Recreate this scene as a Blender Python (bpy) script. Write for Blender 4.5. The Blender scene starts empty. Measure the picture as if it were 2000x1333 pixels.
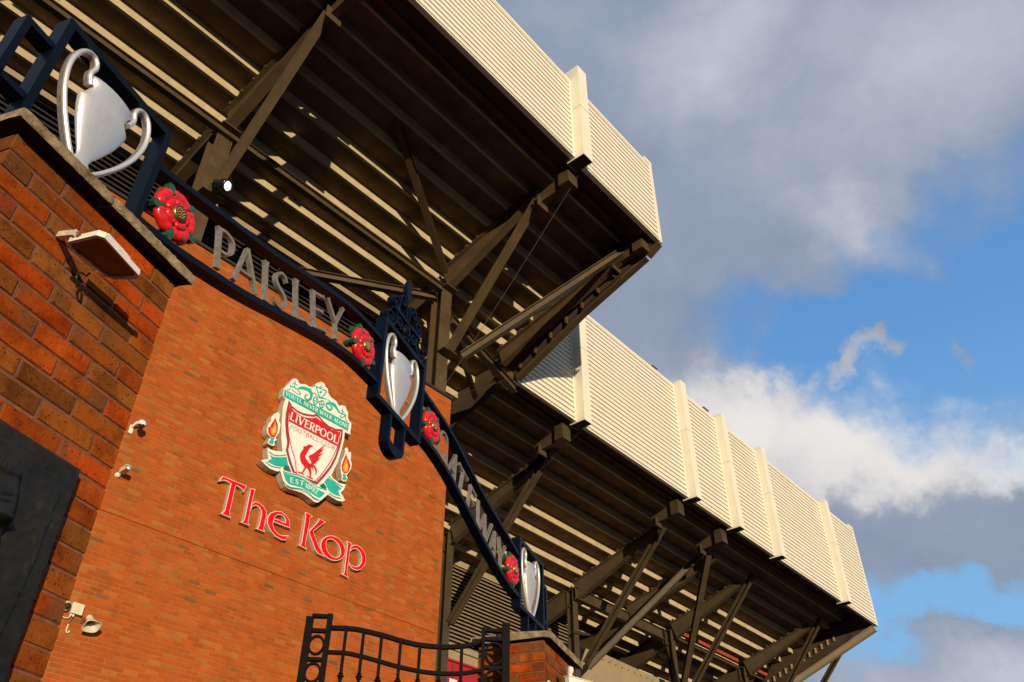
import bpy, math, random
from mathutils import Vector, Matrix
random.seed(7)
R = math.radians
scene = bpy.context.scene
COL = scene.collection

# ------------------------------------------------------------------ camera
cam_data = bpy.data.cameras.new('camera')
cam_data.sensor_width = 36.0
cam_data.lens = 29.745
cam_data.clip_start = 0.05
cam_data.clip_end = 2000.0
cam = bpy.data.objects.new('camera', cam_data)
COL.objects.link(cam)
CAMM = Matrix(((0.9999825, -0.0059229, 0.0), (-0.0036286, -0.6126255, -0.7903650), (0.0046812, 0.7903511, -0.6126362)))
cam.rotation_euler = CAMM.to_euler()
cam.location = (0.0, 0.0, 1.6)
scene.camera = cam

# ------------------------------------------------------------------ exposure
scene.view_settings.view_transform = 'Standard'
scene.view_settings.look = 'None'
scene.view_settings.gamma = 1.0
scene.view_settings.exposure = 0.0
scene.view_settings.use_curve_mapping = False

# ------------------------------------------------------------------ sun
SUN_AZ, SUN_EL = R(160.5), R(3.2)
sun_dir = Vector((math.sin(SUN_AZ) * math.cos(SUN_EL), math.cos(SUN_AZ) * math.cos(SUN_EL), math.sin(SUN_EL)))
sd = bpy.data.lights.new('sun', 'SUN')
sd.energy = 4.6
sd.angle = R(0.5)
sd.color = (1.0, 0.81, 0.54)
sun = bpy.data.objects.new('sun', sd)
COL.objects.link(sun)
sun.rotation_euler = sun_dir.to_track_quat('Z', 'Y').to_euler()
sun.location = (0, -40, 30)

# ------------------------------------------------------------------ sky with clouds, placed by azimuth and elevation
world = bpy.data.worlds.new('World')
scene.world = world
world.use_nodes = True
W = world.node_tree
W.nodes.clear()

class Nodes:
    """small helper that wires shader nodes"""
    def __init__(s, tree):
        s.t = tree
    def n(s, kind, **kw):
        nd = s.t.nodes.new(kind)
        for k, v in kw.items():
            setattr(nd, k, v)
        return nd
    def put(s, sock, v):
        if hasattr(v, 'is_output') or hasattr(v, 'links'):
            s.t.links.new(v, sock)
        else:
            sock.default_value = v
    def math(s, op, a, b=0.0, c=0.0, clamp=False):
        nd = s.n('ShaderNodeMath', operation=op, use_clamp=clamp)
        s.put(nd.inputs[0], a); s.put(nd.inputs[1], b)
        if op in ('MULTIPLY_ADD', 'SMOOTH_MIN', 'SMOOTH_MAX', 'COMPARE'):
            s.put(nd.inputs[2], c)
        return nd.outputs[0]
    def ramp01(s, v, lo, hi, smooth=True):
        nd = s.n('ShaderNodeMapRange', interpolation_type='SMOOTHSTEP' if smooth else 'LINEAR')
        s.put(nd.inputs['Value'], v); s.put(nd.inputs['From Min'], lo); s.put(nd.inputs['From Max'], hi)
        return nd.outputs[0]
    def mix(s, f, a, b, mode='MIX'):
        nd = s.n('ShaderNodeMix', data_type='RGBA', blend_type=mode)
        s.put(nd.inputs[0], f); s.put(nd.inputs[6], a); s.put(nd.inputs[7], b)
        return nd.outputs[2]
    def noise(s, vec, scale, detail=4.0, rough=0.55, dist=0.0):
        nd = s.n('ShaderNodeTexNoise')
        if vec is not None:
            s.put(nd.inputs['Vector'], vec)
        nd.inputs['Scale'].default_value = scale
        nd.inputs['Detail'].default_value = detail
        nd.inputs['Roughness'].default_value = rough
        nd.inputs['Distortion'].default_value = dist
        return nd.outputs['Fac']
    def ramp(s, v, stops):
        nd = s.n('ShaderNodeValToRGB')
        e = nd.color_ramp.elements
        while len(e) < len(stops):
            e.new(0.5)
        for i, (p, c) in enumerate(stops):
            e[i].position = p
            e[i].color = (c[0], c[1], c[2], 1.0)
        s.put(nd.inputs[0], v)
        return nd.outputs[0]

def build_sky():
    N = Nodes(W)
    out = N.n('ShaderNodeOutputWorld')
    bg = N.n('ShaderNodeBackground')
    W.links.new(bg.outputs[0], out.inputs[0])
    bg.inputs[1].default_value = 0.1
    sky = N.n('ShaderNodeTexSky', sky_type='NISHITA')
    sky.sun_disc = False
    sky.sun_elevation = SUN_EL
    sky.sun_rotation = SUN_AZ
    sky.air_density = 1.0
    sky.dust_density = 0.6
    sky.ozone_density = 1.6
    tc = N.n('ShaderNodeTexCoord')
    d = tc.outputs['Generated']
    sp = N.n('ShaderNodeSeparateXYZ')
    W.links.new(d, sp.inputs[0])
    az = N.math('ARCTAN2', sp.outputs[0], sp.outputs[1])
    el = N.math('ARCSINE', sp.outputs[2])
    n1 = N.noise(d, 3.2, 7.0, 0.60, 0.25)       # large billows
    n2 = N.noise(d, 9.0, 8.0, 0.62, 0.15)       # ragged edges
    n3 = N.noise(d, 1.3, 2.0, 0.5)
    def blob(a0, e0, ra, re, tilt=0.0):
        """1 at the centre of an ellipse on the sky, 0 at its edge"""
        ca, sa = math.cos(tilt), math.sin(tilt)
        x = N.math('SUBTRACT', az, a0); y = N.math('SUBTRACT', el, e0)
        u = N.math('ADD', N.math('MULTIPLY', x, ca / ra), N.math('MULTIPLY', y, sa / ra))
        v = N.math('ADD', N.math('MULTIPLY', x, -sa / re), N.math('MULTIPLY', y, ca / re))
        q = N.math('ADD', N.math('MULTIPLY', u, u), N.math('MULTIPLY', v, v))
        return N.math('SUBTRACT', 1.0, N.math('SQRT', q), clamp=False)
    def big(*vs):
        r = vs[0]
        for v in vs[1:]:
            r = N.math('MAXIMUM', r, v)
        return r
    # ragged the sky coordinates with noise so that every outline billows
    wn = N.n('ShaderNodeTexNoise'); W.links.new(d, wn.inputs['Vector'])
    wn.inputs['Scale'].default_value = 6.0; wn.inputs['Detail'].default_value = 9.0; wn.inputs['Roughness'].default_value = 0.62
    ws = N.n('ShaderNodeSeparateColor'); W.links.new(wn.outputs['Color'], ws.inputs[0])
    az0, el0 = az, el
    az = N.math('ADD', az0, N.math('MULTIPLY', N.math('SUBTRACT', ws.outputs[0], 0.5), 0.27))
    el = N.math('ADD', el0, N.math('MULTIPLY', N.math('SUBTRACT', ws.outputs[1], 0.5), 0.21))
    # openings in the cloud where blue shows
    gaps = big(blob(0.710, 0.570, 0.23, 0.160, -0.25), blob(0.580, 0.580, 0.21, 0.112, -0.40), blob(0.430, 0.625, 0.165, 0.060, -0.22),
               blob(0.500, 0.325, 0.140, 0.036, -0.12), blob(0.390, 0.318, 0.060, 0.060, 0.0))
    puffs = big(blob(0.494, 0.588, 0.040, 0.022), blob(0.500, 0.262, 0.12, 0.050), blob(0.585, 0.560, 0.03, 0.025))
    far = N.math('MULTIPLY', N.math('SUBTRACT', N.math('ABSOLUTE', N.math('SUBTRACT', az0, 0.25)), 0.75), 0.9, clamp=True)
    gapv = N.math('SUBTRACT', N.math('MULTIPLY', gaps, 1.0), N.math('MULTIPLY', N.math('MAXIMUM', puffs, 0.0), 0.85))
    gapv = N.math('ADD', gapv, N.math('MULTIPLY', far, N.math('SUBTRACT', n3, 0.45)))
    rag = N.math('ADD', N.math('MULTIPLY', N.math('SUBTRACT', n1, 0.5), 1.0), N.math('MULTIPLY', N.math('SUBTRACT', n2, 0.5), 0.7))
    cover = N.ramp01(N.math('SUBTRACT', N.math('MULTIPLY', rag, 0.55), gapv), -0.50, 0.14)
    # where the cloud is lit white, where it is grey underside
    lit = big(blob(0.440, 0.505, 0.27, 0.120, -0.26), blob(0.330, 0.550, 0.15, 0.080, -0.10), blob(0.610, 0.450, 0.18, 0.065, -0.35))
    under = big(blob(0.560, 0.375, 0.24, 0.085, -0.20), blob(0.665, 0.480, 0.09, 0.05, -0.2), blob(0.420, 0.395, 0.12, 0.07))
    litv = N.math('SUBTRACT', N.math('MAXIMUM', lit, -0.25), N.math('MULTIPLY', N.math('MAXIMUM', under, 0.0), 0.9))
    litv = N.math('ADD', litv, N.math('MULTIPLY', rag, 0.55))
    soft = big(blob(0.540, 0.725, 0.13, 0.07, -0.3), blob(0.720, 0.860, 0.40, 0.18, 0.0), blob(0.420, 0.960, 0.26, 0.12), blob(0.52, 0.255, 0.20, 0.05), blob(0.64, 0.47, 0.20, 0.05, -.3))
    softv = N.math('ADD', N.math('MULTIPLY', N.math('MAXIMUM', soft, 0.0), 0.9), N.math('MULTIPLY', rag, 1.35))
    grey = N.ramp(N.ramp01(softv, -0.40, 0.95, False), [(0.0, (2.05, 2.65, 3.85)), (0.40, (3.0, 3.55, 4.6)), (1.0, (5.2, 5.5, 6.4))])
    white = N.ramp(N.ramp01(litv, -0.10, 0.90), [(0.0, (3.6, 4.0, 4.9)), (0.55, (6.3, 6.25, 6.4)), (1.0, (8.3, 8.0, 7.8))])
    cloud = N.mix(N.ramp01(litv, -0.16, 0.40), grey, white)
    blue = N.mix(N.ramp01(el0, 0.75, 0.25), (1.2, 3.4, 7.6, 1), (2.6, 5.6, 9.4, 1))
    low_dimmer = N.ramp01(N.math('ADD', el0, N.math('MULTIPLY', rag, 0.10)), 0.19, 0.05)  # added dim grey band below the view, cuts low sky light on the risers
    clear = N.mix(0.80, sky.outputs[0], blue)
    W.links.new(N.mix(low_dimmer, N.mix(cover, clear, cloud), (1.75, 1.95, 2.35, 1)), bg.inputs[0])
build_sky()

# outlines of the sign work, in metres in the plane of the wall (along, up)
DATA = {'banner': [(7.871, 11.505), (9.607, 11.514), (9.606, 11.316), (7.875, 11.329)],
 'baseL': [(7.763, 10.305), (7.876, 10.339), (7.853, 10.275), (7.873, 10.241), (7.857, 10.172), (7.775, 10.169), (7.758, 10.205), (7.792, 10.256)],
 'baseR': [(9.629, 10.28), (9.738, 10.295), (9.704, 10.245), (9.758, 10.218), (9.72, 10.148), (9.637, 10.144), (9.632, 10.178), (9.66, 10.214)],
 'bird': [[(8.778, 10.537, 0.0144), (8.713, 10.529, 0.0612), (8.659, 10.468, 0.09), (8.613, 10.363, 0.1116), (8.576, 10.251, 0.1296), (8.608, 10.158, 0.1512), (8.676, 10.106, 0.162), (8.749, 10.067, 0.1152), (8.8, 10.006, 0.072), (8.831, 9.926, 0.0396), (8.842, 9.854, 0.0252)], [(8.744, 10.266, 0.09), (8.835, 10.378, 0.054), (8.952, 10.539, 0.0432), (9.058, 10.704, 0.0108)],
          [(8.77, 10.23, 0.072), (8.876, 10.372, 0.0468), (8.983, 10.517, 0.0396), (9.052, 10.621, 0.009)], [(8.786, 10.213, 0.0612), (8.907, 10.349, 0.0432), (8.995, 10.449, 0.0324), (9.044, 10.519, 0.009)], [(8.803, 10.196, 0.054), (8.902, 10.299, 0.0396), (9.012, 10.396, 0.009)], [(8.813, 10.177, 0.0468), (8.897, 10.255, 0.036), (8.996, 10.335, 0.009)],
          [(8.822, 10.163, 0.0396), (8.88, 10.206, 0.0324), (8.928, 10.233, 0.009)], [(8.801, 10.136, 0.054), (8.897, 10.118, 0.0468), (8.956, 10.049, 0.036), (8.954, 9.954, 0.0072)], [(8.761, 10.142, 0.0468), (8.844, 10.084, 0.0324), (8.887, 10.031, 0.0072)], [(8.689, 10.076, 0.0828), (8.683, 10.003, 0.0432), (8.64, 9.892, 0.0288), (8.627, 9.863, 0.018)],
          [(8.527, 9.85, 0.0108), (8.596, 9.856, 0.0288), (8.694, 9.85, 0.009)], [(8.745, 9.849, 0.009), (8.83, 9.849, 0.0288), (8.915, 9.847, 0.009)], [(8.661, 10.457, 0.018), (8.596, 10.452, 0.0144), (8.57, 10.416, 0.0252), (8.568, 10.463, 0.018)]],
 'board': [(7.864, 11.333), (7.849, 11.501), (7.895, 11.608), (7.961, 11.721), (7.998, 11.83), (8.066, 11.89), (8.138, 11.885), (8.182, 11.82), (8.259, 11.841), (8.332, 11.884), (8.436, 11.875), (8.526, 11.893), (8.584, 11.953), (8.593, 12.039), (8.647, 12.088), (8.721, 12.148), (8.805, 12.152), (8.85, 12.084), (8.917, 12.068), (8.945, 11.972), (9.031, 11.905), (9.108, 11.895), (9.198, 11.88),
           (9.275, 11.805), (9.363, 11.867), (9.45, 11.876), (9.494, 11.808), (9.547, 11.753), (9.555, 11.637), (9.61, 11.565), (9.673, 11.555), (9.68, 11.263), (9.53, 11.251), (9.542, 11.045), (9.518, 10.805), (9.466, 10.497), (9.358, 10.124), (9.4, 10.081), (9.573, 10.034), (9.753, 10.078), (9.724, 9.952), (9.659, 9.843), (9.789, 9.724), (9.729, 9.672), (9.611, 9.643), (9.474, 9.653),
           (9.362, 9.678), (9.32, 9.65), (9.241, 9.538), (9.143, 9.426), (9.095, 9.404), (9.031, 9.399), (8.921, 9.435), (8.723, 9.469), (8.501, 9.447), (8.405, 9.431), (8.326, 9.454), (8.232, 9.55), (8.175, 9.649), (8.147, 9.723), (8.106, 9.686), (8.036, 9.67), (7.916, 9.664), (7.801, 9.693), (7.722, 9.726), (7.68, 9.753), (7.834, 9.843), (7.787, 9.947), (7.759, 10.073), (7.835, 10.061),
           (7.937, 10.072), (8.111, 10.129), (8.067, 10.259), (8.019, 10.415), (7.959, 10.747), (7.915, 11.095), (7.925, 11.231), (7.942, 11.288)],
 'crown': [[(7.981, 11.673, 0.0189), (7.988, 11.59, 0.0189), (7.959, 11.536, 0.0162), (7.927, 11.548, 0.0108)], [(7.995, 11.652, 0.0243), (8.132, 11.665, 0.0243), (8.266, 11.599, 0.0189), (8.193, 11.561, 0.0162), (8.07, 11.575, 0.0162), (8.027, 11.591, 0.0108)], [(8.025, 11.746, 0.0189), (8.092, 11.762, 0.0189), (8.156, 11.747, 0.0135)], [(8.082, 11.835, 0.0162), (8.088, 11.682, 0.0189)],
           [(8.178, 11.686, 0.027), (8.276, 11.751, 0.0702), (8.413, 11.784, 0.081), (8.513, 11.747, 0.081), (8.533, 11.639, 0.054), (8.479, 11.543, 0.0486), (8.397, 11.55, 0.0378), (8.383, 11.621, 0.0324), (8.437, 11.658, 0.0216)], [(8.455, 11.776, 0.0324), (8.466, 11.831, 0.0243), (8.507, 11.833, 0.0162)],
           [(8.605, 11.975, 0.027), (8.696, 11.822, 0.027), (8.77, 11.761, 0.027), (8.837, 11.856, 0.027), (8.878, 11.987, 0.027), (8.753, 11.972, 0.0243), (8.605, 11.975, 0.027)], [(8.724, 11.897, 0.0648), (8.769, 11.88, 0.0648)], [(8.734, 12.074, 0.0162), (8.719, 11.985, 0.0162)], [(8.704, 12.007, 0.0162), (8.795, 12.035, 0.0162)],
           [(8.633, 11.71, 0.0243), (8.596, 11.632, 0.0243), (8.61, 11.561, 0.0243), (8.667, 11.531, 0.0243), (8.714, 11.614, 0.0243), (8.7, 11.686, 0.0243), (8.633, 11.71, 0.0243)], [(8.609, 11.619, 0.0162), (8.704, 11.609, 0.0162)], [(8.681, 11.676, 0.0162), (8.632, 11.553, 0.0162)],
           [(8.811, 11.712, 0.0243), (8.765, 11.62, 0.0243), (8.789, 11.544, 0.0243), (8.843, 11.532, 0.0243), (8.884, 11.621, 0.0243), (8.871, 11.694, 0.0243), (8.811, 11.712, 0.0243)], [(8.806, 11.68, 0.0189), (8.848, 11.564, 0.0189)], [(8.781, 11.589, 0.0162), (8.875, 11.646, 0.0162)],
           [(8.55, 11.766, 0.0216), (8.601, 11.773, 0.0216), (8.732, 11.741, 0.0216), (8.851, 11.783, 0.0216), (8.935, 11.786, 0.0216)], [(8.925, 11.662, 0.0432), (8.99, 11.596, 0.0486), (9.064, 11.593, 0.0432), (9.104, 11.673, 0.0324), (9.039, 11.679, 0.0216)], [(8.931, 11.685, 0.0378), (9.027, 11.743, 0.0756), (9.154, 11.757, 0.081), (9.252, 11.687, 0.0486), (9.321, 11.662, 0.0216)],
           [(8.974, 11.806, 0.027), (9.019, 11.789, 0.0216), (9.006, 11.743, 0.0162)], [(9.258, 11.65, 0.0243), (9.367, 11.645, 0.0243), (9.483, 11.672, 0.0243), (9.486, 11.584, 0.0216), (9.549, 11.535, 0.0189)], [(9.483, 11.672, 0.0216), (9.403, 11.563, 0.0189), (9.346, 11.575, 0.0162), (9.372, 11.617, 0.0108)], [(9.386, 11.794, 0.0162), (9.383, 11.653, 0.0189)],
           [(9.344, 11.723, 0.0162), (9.444, 11.712, 0.0162)], [(8.707, 11.65, 0.0216), (8.771, 11.643, 0.0216)]],
 'est': [('E', (8.392, 9.554), (8.471, 9.567), (8.371, 9.658)), ('S', (8.504, 9.572), (8.586, 9.577), (8.495, 9.676)), ('T', (8.605, 9.585), (8.705, 9.595), (8.609, 9.695)), ('.', (8.691, 9.603), (8.728, 9.607), (8.686, 9.692)), ('1', (8.744, 9.59), (8.795, 9.594), (8.738, 9.69)), ('8', (8.797, 9.583), (8.874, 9.58), (8.795, 9.691)), ('9', (8.889, 9.569), (8.982, 9.561), (8.881, 9.68)),
         ('2', (8.975, 9.564), (9.067, 9.555), (8.98, 9.674))],
 'face': {'brow': (1.521, 2.664), 'cheek': (1.555, 2.645), 'chin': (1.554, 2.526), 'eye': (1.522, 2.62), 'hair': (1.454, 2.775), 'temple': (1.519, 2.75)},
 'flameL': [(7.792, 10.775), (7.835, 10.705), (7.887, 10.64), (7.906, 10.505), (7.885, 10.387), (7.849, 10.336), (7.778, 10.32), (7.711, 10.377), (7.682, 10.488), (7.724, 10.526), (7.735, 10.603), (7.767, 10.672)],
 'flameL2': [(7.801, 10.689), (7.855, 10.588), (7.879, 10.474), (7.849, 10.38), (7.788, 10.36), (7.742, 10.418), (7.74, 10.497), (7.778, 10.534)],
 'flameL3': [(7.81, 10.621), (7.848, 10.513), (7.84, 10.42), (7.806, 10.404), (7.776, 10.461), (7.807, 10.512)],
 'flameR': [(9.648, 10.764), (9.69, 10.682), (9.739, 10.641), (9.798, 10.542), (9.783, 10.412), (9.739, 10.332), (9.667, 10.302), (9.597, 10.345), (9.573, 10.445), (9.596, 10.566), (9.62, 10.676)],
 'flameR2': [(9.657, 10.667), (9.709, 10.566), (9.748, 10.496), (9.75, 10.398), (9.705, 10.33), (9.648, 10.331), (9.607, 10.411), (9.628, 10.543)],
 'flameR3': [(9.666, 10.584), (9.707, 10.49), (9.722, 10.398), (9.686, 10.359), (9.647, 10.379), (9.659, 10.482)],
 'header': [(8.071, 11.183), (8.183, 11.116), (8.326, 11.089), (8.482, 11.109), (8.633, 11.164), (8.742, 11.24), (8.871, 11.207), (9.002, 11.174), (9.175, 11.141), (9.391, 11.182), (9.377, 10.826), (8.104, 10.835)],
 'kop': {'K': [('poly', [(8.916, 9.148), (8.988, 9.173), (9.131, 9.147), (9.079, 9.094), (9.083, 9.036), (9.067, 8.524), (9.114, 8.439), (8.931, 8.458), (8.96, 8.5), (8.972, 8.555), (8.966, 9.085), (8.95, 9.132)]), ('poly', [(9.089, 8.802), (9.268, 9.078), (9.29, 9.126), (9.261, 9.155), (9.459, 9.148), (9.204, 8.843), (9.366, 8.628), (9.444, 8.538), (9.556, 8.435), (9.4, 8.446), (9.315, 8.494)])],
         'T': [('poly', [(7.025, 9.169), (7.555, 9.181), (7.525, 9.034), (7.488, 9.069), (7.435, 9.09), (7.334, 9.097), (7.331, 8.562), (7.356, 8.491), (7.393, 8.457), (7.166, 8.46), (7.211, 8.522), (7.225, 8.567), (7.226, 9.089), (7.14, 9.107), (7.068, 9.095), (6.986, 9.041)])],
         'e': [('poly',
                [(8.663, 8.721), (8.266, 8.707), (8.263, 8.784), (8.532, 8.788), (8.527, 8.846), (8.484, 8.89), (8.412, 8.906), (8.336, 8.883), (8.283, 8.815), (8.262, 8.724), (8.281, 8.636), (8.337, 8.562), (8.419, 8.521), (8.508, 8.517), (8.591, 8.541), (8.663, 8.572), (8.615, 8.455), (8.512, 8.431), (8.375, 8.447), (8.241, 8.516), (8.143, 8.633), (8.125, 8.744), (8.167, 8.855), (8.27, 8.936),
                 (8.398, 8.973), (8.527, 8.943), (8.621, 8.856)])],
         'h': [('poly', [(7.597, 9.168), (7.649, 9.165), (7.749, 9.187), (7.735, 8.905), (7.744, 8.509), (7.794, 8.456), (7.587, 8.451), (7.643, 8.507), (7.651, 8.555), (7.646, 9.121), (7.627, 9.15)]),
               ('poly', [(7.74, 8.883), (7.79, 8.95), (7.879, 8.96), (7.991, 8.932), (8.082, 8.847), (8.101, 8.735), (8.092, 8.509), (8.134, 8.454), (7.937, 8.447), (7.98, 8.515), (7.985, 8.751), (7.962, 8.825), (7.89, 8.881), (7.819, 8.878), (7.765, 8.833), (7.744, 8.73)])],
         'o': [('ring',
                [(9.988, 8.543), (9.956, 8.511), (9.919, 8.484), (9.878, 8.461), (9.833, 8.443), (9.786, 8.432), (9.737, 8.426), (9.689, 8.427), (9.642, 8.433), (9.596, 8.446), (9.555, 8.464), (9.517, 8.487), (9.485, 8.515), (9.458, 8.547), (9.438, 8.582), (9.426, 8.619), (9.42, 8.658), (9.422, 8.697), (9.432, 8.736), (9.448, 8.774), (9.472, 8.809), (9.502, 8.841), (9.538, 8.87), (9.579, 8.893),
                 (9.624, 8.912), (9.671, 8.925), (9.72, 8.931), (9.769, 8.932), (9.818, 8.926), (9.865, 8.913), (9.908, 8.895), (9.947, 8.872), (9.98, 8.843), (10.007, 8.81), (10.027, 8.774), (10.04, 8.736), (10.045, 8.696), (10.042, 8.656), (10.031, 8.616), (10.013, 8.578)],
                [(9.884, 8.545), (9.863, 8.531), (9.839, 8.519), (9.813, 8.512), (9.785, 8.509), (9.756, 8.51), (9.726, 8.515), (9.697, 8.524), (9.668, 8.536), (9.642, 8.552), (9.617, 8.571), (9.596, 8.593), (9.577, 8.617), (9.563, 8.642), (9.553, 8.668), (9.547, 8.694), (9.546, 8.72), (9.55, 8.744), (9.558, 8.768), (9.57, 8.789), (9.587, 8.807), (9.607, 8.822), (9.631, 8.833), (9.657, 8.841),
                 (9.685, 8.845), (9.714, 8.844), (9.744, 8.84), (9.774, 8.831), (9.803, 8.818), (9.83, 8.802), (9.855, 8.783), (9.877, 8.761), (9.895, 8.737), (9.91, 8.711), (9.92, 8.685), (9.925, 8.658), (9.926, 8.632), (9.922, 8.607), (9.914, 8.584), (9.901, 8.563)])],
         'p': [('poly', [(10.041, 8.941), (10.182, 8.936), (10.165, 8.783), (10.156, 8.335), (10.175, 8.264), (10.216, 8.206), (10.03, 8.225), (10.072, 8.257), (10.082, 8.298), (10.077, 8.873)]),
               ('poly', [(10.163, 8.849), (10.226, 8.917), (10.32, 8.95), (10.44, 8.93), (10.554, 8.847), (10.603, 8.743), (10.589, 8.605), (10.508, 8.48), (10.402, 8.42), (10.288, 8.416), (10.199, 8.465), (10.182, 8.525), (10.252, 8.489), (10.35, 8.488), (10.434, 8.535), (10.485, 8.631), (10.477, 8.741), (10.414, 8.827), (10.317, 8.862), (10.239, 8.835), (10.169, 8.758)])]},
 'lines': [[(7.797, 9.986), (7.909, 9.973), (8.048, 10.012), (8.193, 10.093)], [(7.775, 9.755), (7.927, 9.724), (8.136, 9.771)], [(9.284, 10.081), (9.453, 10.008), (9.677, 9.987)], [(9.354, 9.721), (9.495, 9.69), (9.667, 9.717)], [(8.185, 9.716), (8.295, 9.723), (8.573, 9.782), (8.793, 9.771), (9.036, 9.721), (9.282, 9.751)],
           [(8.322, 9.475), (8.424, 9.46), (8.675, 9.523), (8.842, 9.516), (8.993, 9.463), (9.097, 9.464)]],
 'loopL': [(8.184, 9.812), (8.229, 9.86), (8.297, 9.895), (8.383, 9.783), (8.289, 9.754), (8.206, 9.765)],
 'loopR': [(9.092, 9.778), (9.181, 9.872), (9.273, 9.805), (9.256, 9.751), (9.175, 9.754)],
 'plq_ridge': [(1.397, 2.844), (1.43, 2.844), (1.478, 2.848), (1.542, 2.841), (1.586, 2.833), (1.616, 2.837), (1.643, 2.828), (1.662, 2.806), (1.665, 2.773), (1.662, 2.734), (1.666, 2.695), (1.662, 2.664), (1.664, 2.629), (1.665, 2.58), (1.66, 2.544)],
 'red_lines': [[(8.08, 11.216), (8.072, 10.987), (8.093, 10.812), (8.158, 10.569), (8.296, 10.274), (8.408, 10.094), (8.508, 9.807)], [(9.397, 11.208), (9.409, 10.945), (9.357, 10.696), (9.264, 10.396), (9.104, 10.04), (8.959, 9.804)]],
 'ribC': [(8.196, 9.693), (8.3, 9.702), (8.444, 9.729), (8.579, 9.751), (8.733, 9.746), (8.935, 9.702), (9.111, 9.67), (9.257, 9.671), (9.151, 9.525), (9.096, 9.504), (9.01, 9.515), (8.836, 9.548), (8.668, 9.559), (8.461, 9.521), (8.363, 9.514), (8.28, 9.558)],
 'ribL': [(7.838, 9.936), (7.919, 9.926), (8.056, 9.975), (8.214, 10.056), (8.283, 9.901), (8.153, 9.808), (7.978, 9.769), (7.811, 9.782), (7.899, 9.877)],
 'ribR': [(9.271, 10.04), (9.386, 10.004), (9.529, 9.968), (9.644, 9.938), (9.563, 9.846), (9.646, 9.762), (9.513, 9.738), (9.347, 9.765), (9.2, 9.915)],
 'shield': [(8.016, 11.307), (8.123, 11.218), (8.269, 11.178), (8.426, 11.19), (8.579, 11.236), (8.664, 11.272), (8.716, 11.319), (8.811, 11.312), (8.948, 11.244), (9.101, 11.202), (9.268, 11.214), (9.47, 11.287), (9.485, 11.095), (9.466, 10.858), (9.445, 10.735), (9.414, 10.561), (9.334, 10.306), (9.203, 10.047), (9.039, 9.777), (8.795, 9.76), (8.537, 9.768), (8.434, 9.781), (8.293, 9.975),
            (8.173, 10.19), (8.17, 10.377), (8.091, 10.574), (8.034, 10.783), (8.011, 10.956), (8.011, 11.143)],
 'texts': [('LIVERPOOL', (8.11, 10.879), (9.358, 10.874), (8.119, 11.066), 0.15), ('FOOTBALL CLUB', (8.165, 10.696), (9.318, 10.704), (8.167, 10.783), 0.1), ("YOU'LL NEVER WALK ALONE", (7.91, 11.376), (9.583, 11.364), (7.908, 11.471), 0.13)],
 'torchL': [(7.793, 10.876), (7.833, 10.939), (7.881, 10.892), (7.891, 10.751), (7.943, 10.685), (7.944, 10.505), (7.919, 10.403), (7.897, 10.358), (7.928, 10.315), (7.883, 10.263), (7.909, 10.187), (7.862, 10.148), (7.788, 10.149), (7.74, 10.162), (7.751, 10.237), (7.78, 10.312), (7.697, 10.353), (7.663, 10.425), (7.668, 10.571), (7.716, 10.648), (7.707, 10.734), (7.748, 10.845)],
 'torchR': [(9.596, 10.866), (9.637, 10.923), (9.684, 10.893), (9.696, 10.823), (9.768, 10.867), (9.793, 10.664), (9.835, 10.595), (9.824, 10.467), (9.772, 10.346), (9.741, 10.278), (9.776, 10.238), (9.743, 10.14), (9.67, 10.116), (9.611, 10.133), (9.628, 10.201), (9.599, 10.249), (9.557, 10.377), (9.554, 10.56), (9.601, 10.705), (9.614, 10.799)]}

# ------------------------------------------------------------------ materials
def new_mat(name):
    m = bpy.data.materials.new(name)
    m.use_nodes = True
    t = m.node_tree
    t.nodes.clear()
    N = Nodes(t)
    o = N.n('ShaderNodeOutputMaterial')
    b = N.n('ShaderNodeBsdfPrincipled')
    t.links.new(b.outputs[0], o.inputs[0])
    return m, N, b

def pos(N):
    return N.n('ShaderNodeNewGeometry').outputs['Position']

def bump(N, b, height, strength=0.3, dist=0.01):
    bp = N.n('ShaderNodeBump')
    bp.inputs['Strength'].default_value = strength
    bp.inputs['Distance'].default_value = dist
    N.put(bp.inputs['Height'], height)
    N.t.links.new(bp.outputs[0], b.inputs['Normal'])

def c4(c):
    return (c[0], c[1], c[2], 1.0)

def paint(name, col, rough=0.45, metallic=0.0, var=0.25, scale=6.0, dirt=None, dirt_lo=0.58, dirt_hi=0.75, bump_s=0.08, bscale=60.0, spec=0.5, streak=None):
    """painted or plain surface with mottling, optional stains and a fine grain"""
    m, N, b = new_mat(name)
    p = pos(N)
    n = N.noise(p, scale, 6.0, 0.6)
    dark = tuple(x * (1 - var) for x in col); lite = tuple(min(1, x * (1 + var)) for x in col)
    c = N.ramp(n, [(0.3, dark), (0.7, lite)])
    if dirt:
        d = N.noise(p, scale * 0.6, 8.0, 0.68, 0.4)
        c = N.mix(N.ramp01(d, dirt_lo, dirt_hi), c, c4(dirt))
    if streak:
        # rain streaks: noise drawn out along the vertical
        mp = N.n('ShaderNodeMapping'); mp.inputs['Scale'].default_value = (2.6, 2.6, 0.16)
        N.put(mp.inputs[0], p)
        k = N.ramp01(N.noise(mp.outputs[0], 2.2, 7.0, 0.68), 0.52, 0.78)
        c = N.mix(N.math('MULTIPLY', k, 0.5), c, c4(streak))
    N.put(b.inputs['Base Color'], c)
    b.inputs['Roughness'].default_value = rough
    b.inputs['Metallic'].default_value = metallic
    b.inputs['Specular IOR Level'].default_value = spec
    bump(N, b, N.noise(p, bscale, 5.0, 0.6), bump_s, 0.004)
    return m

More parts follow.
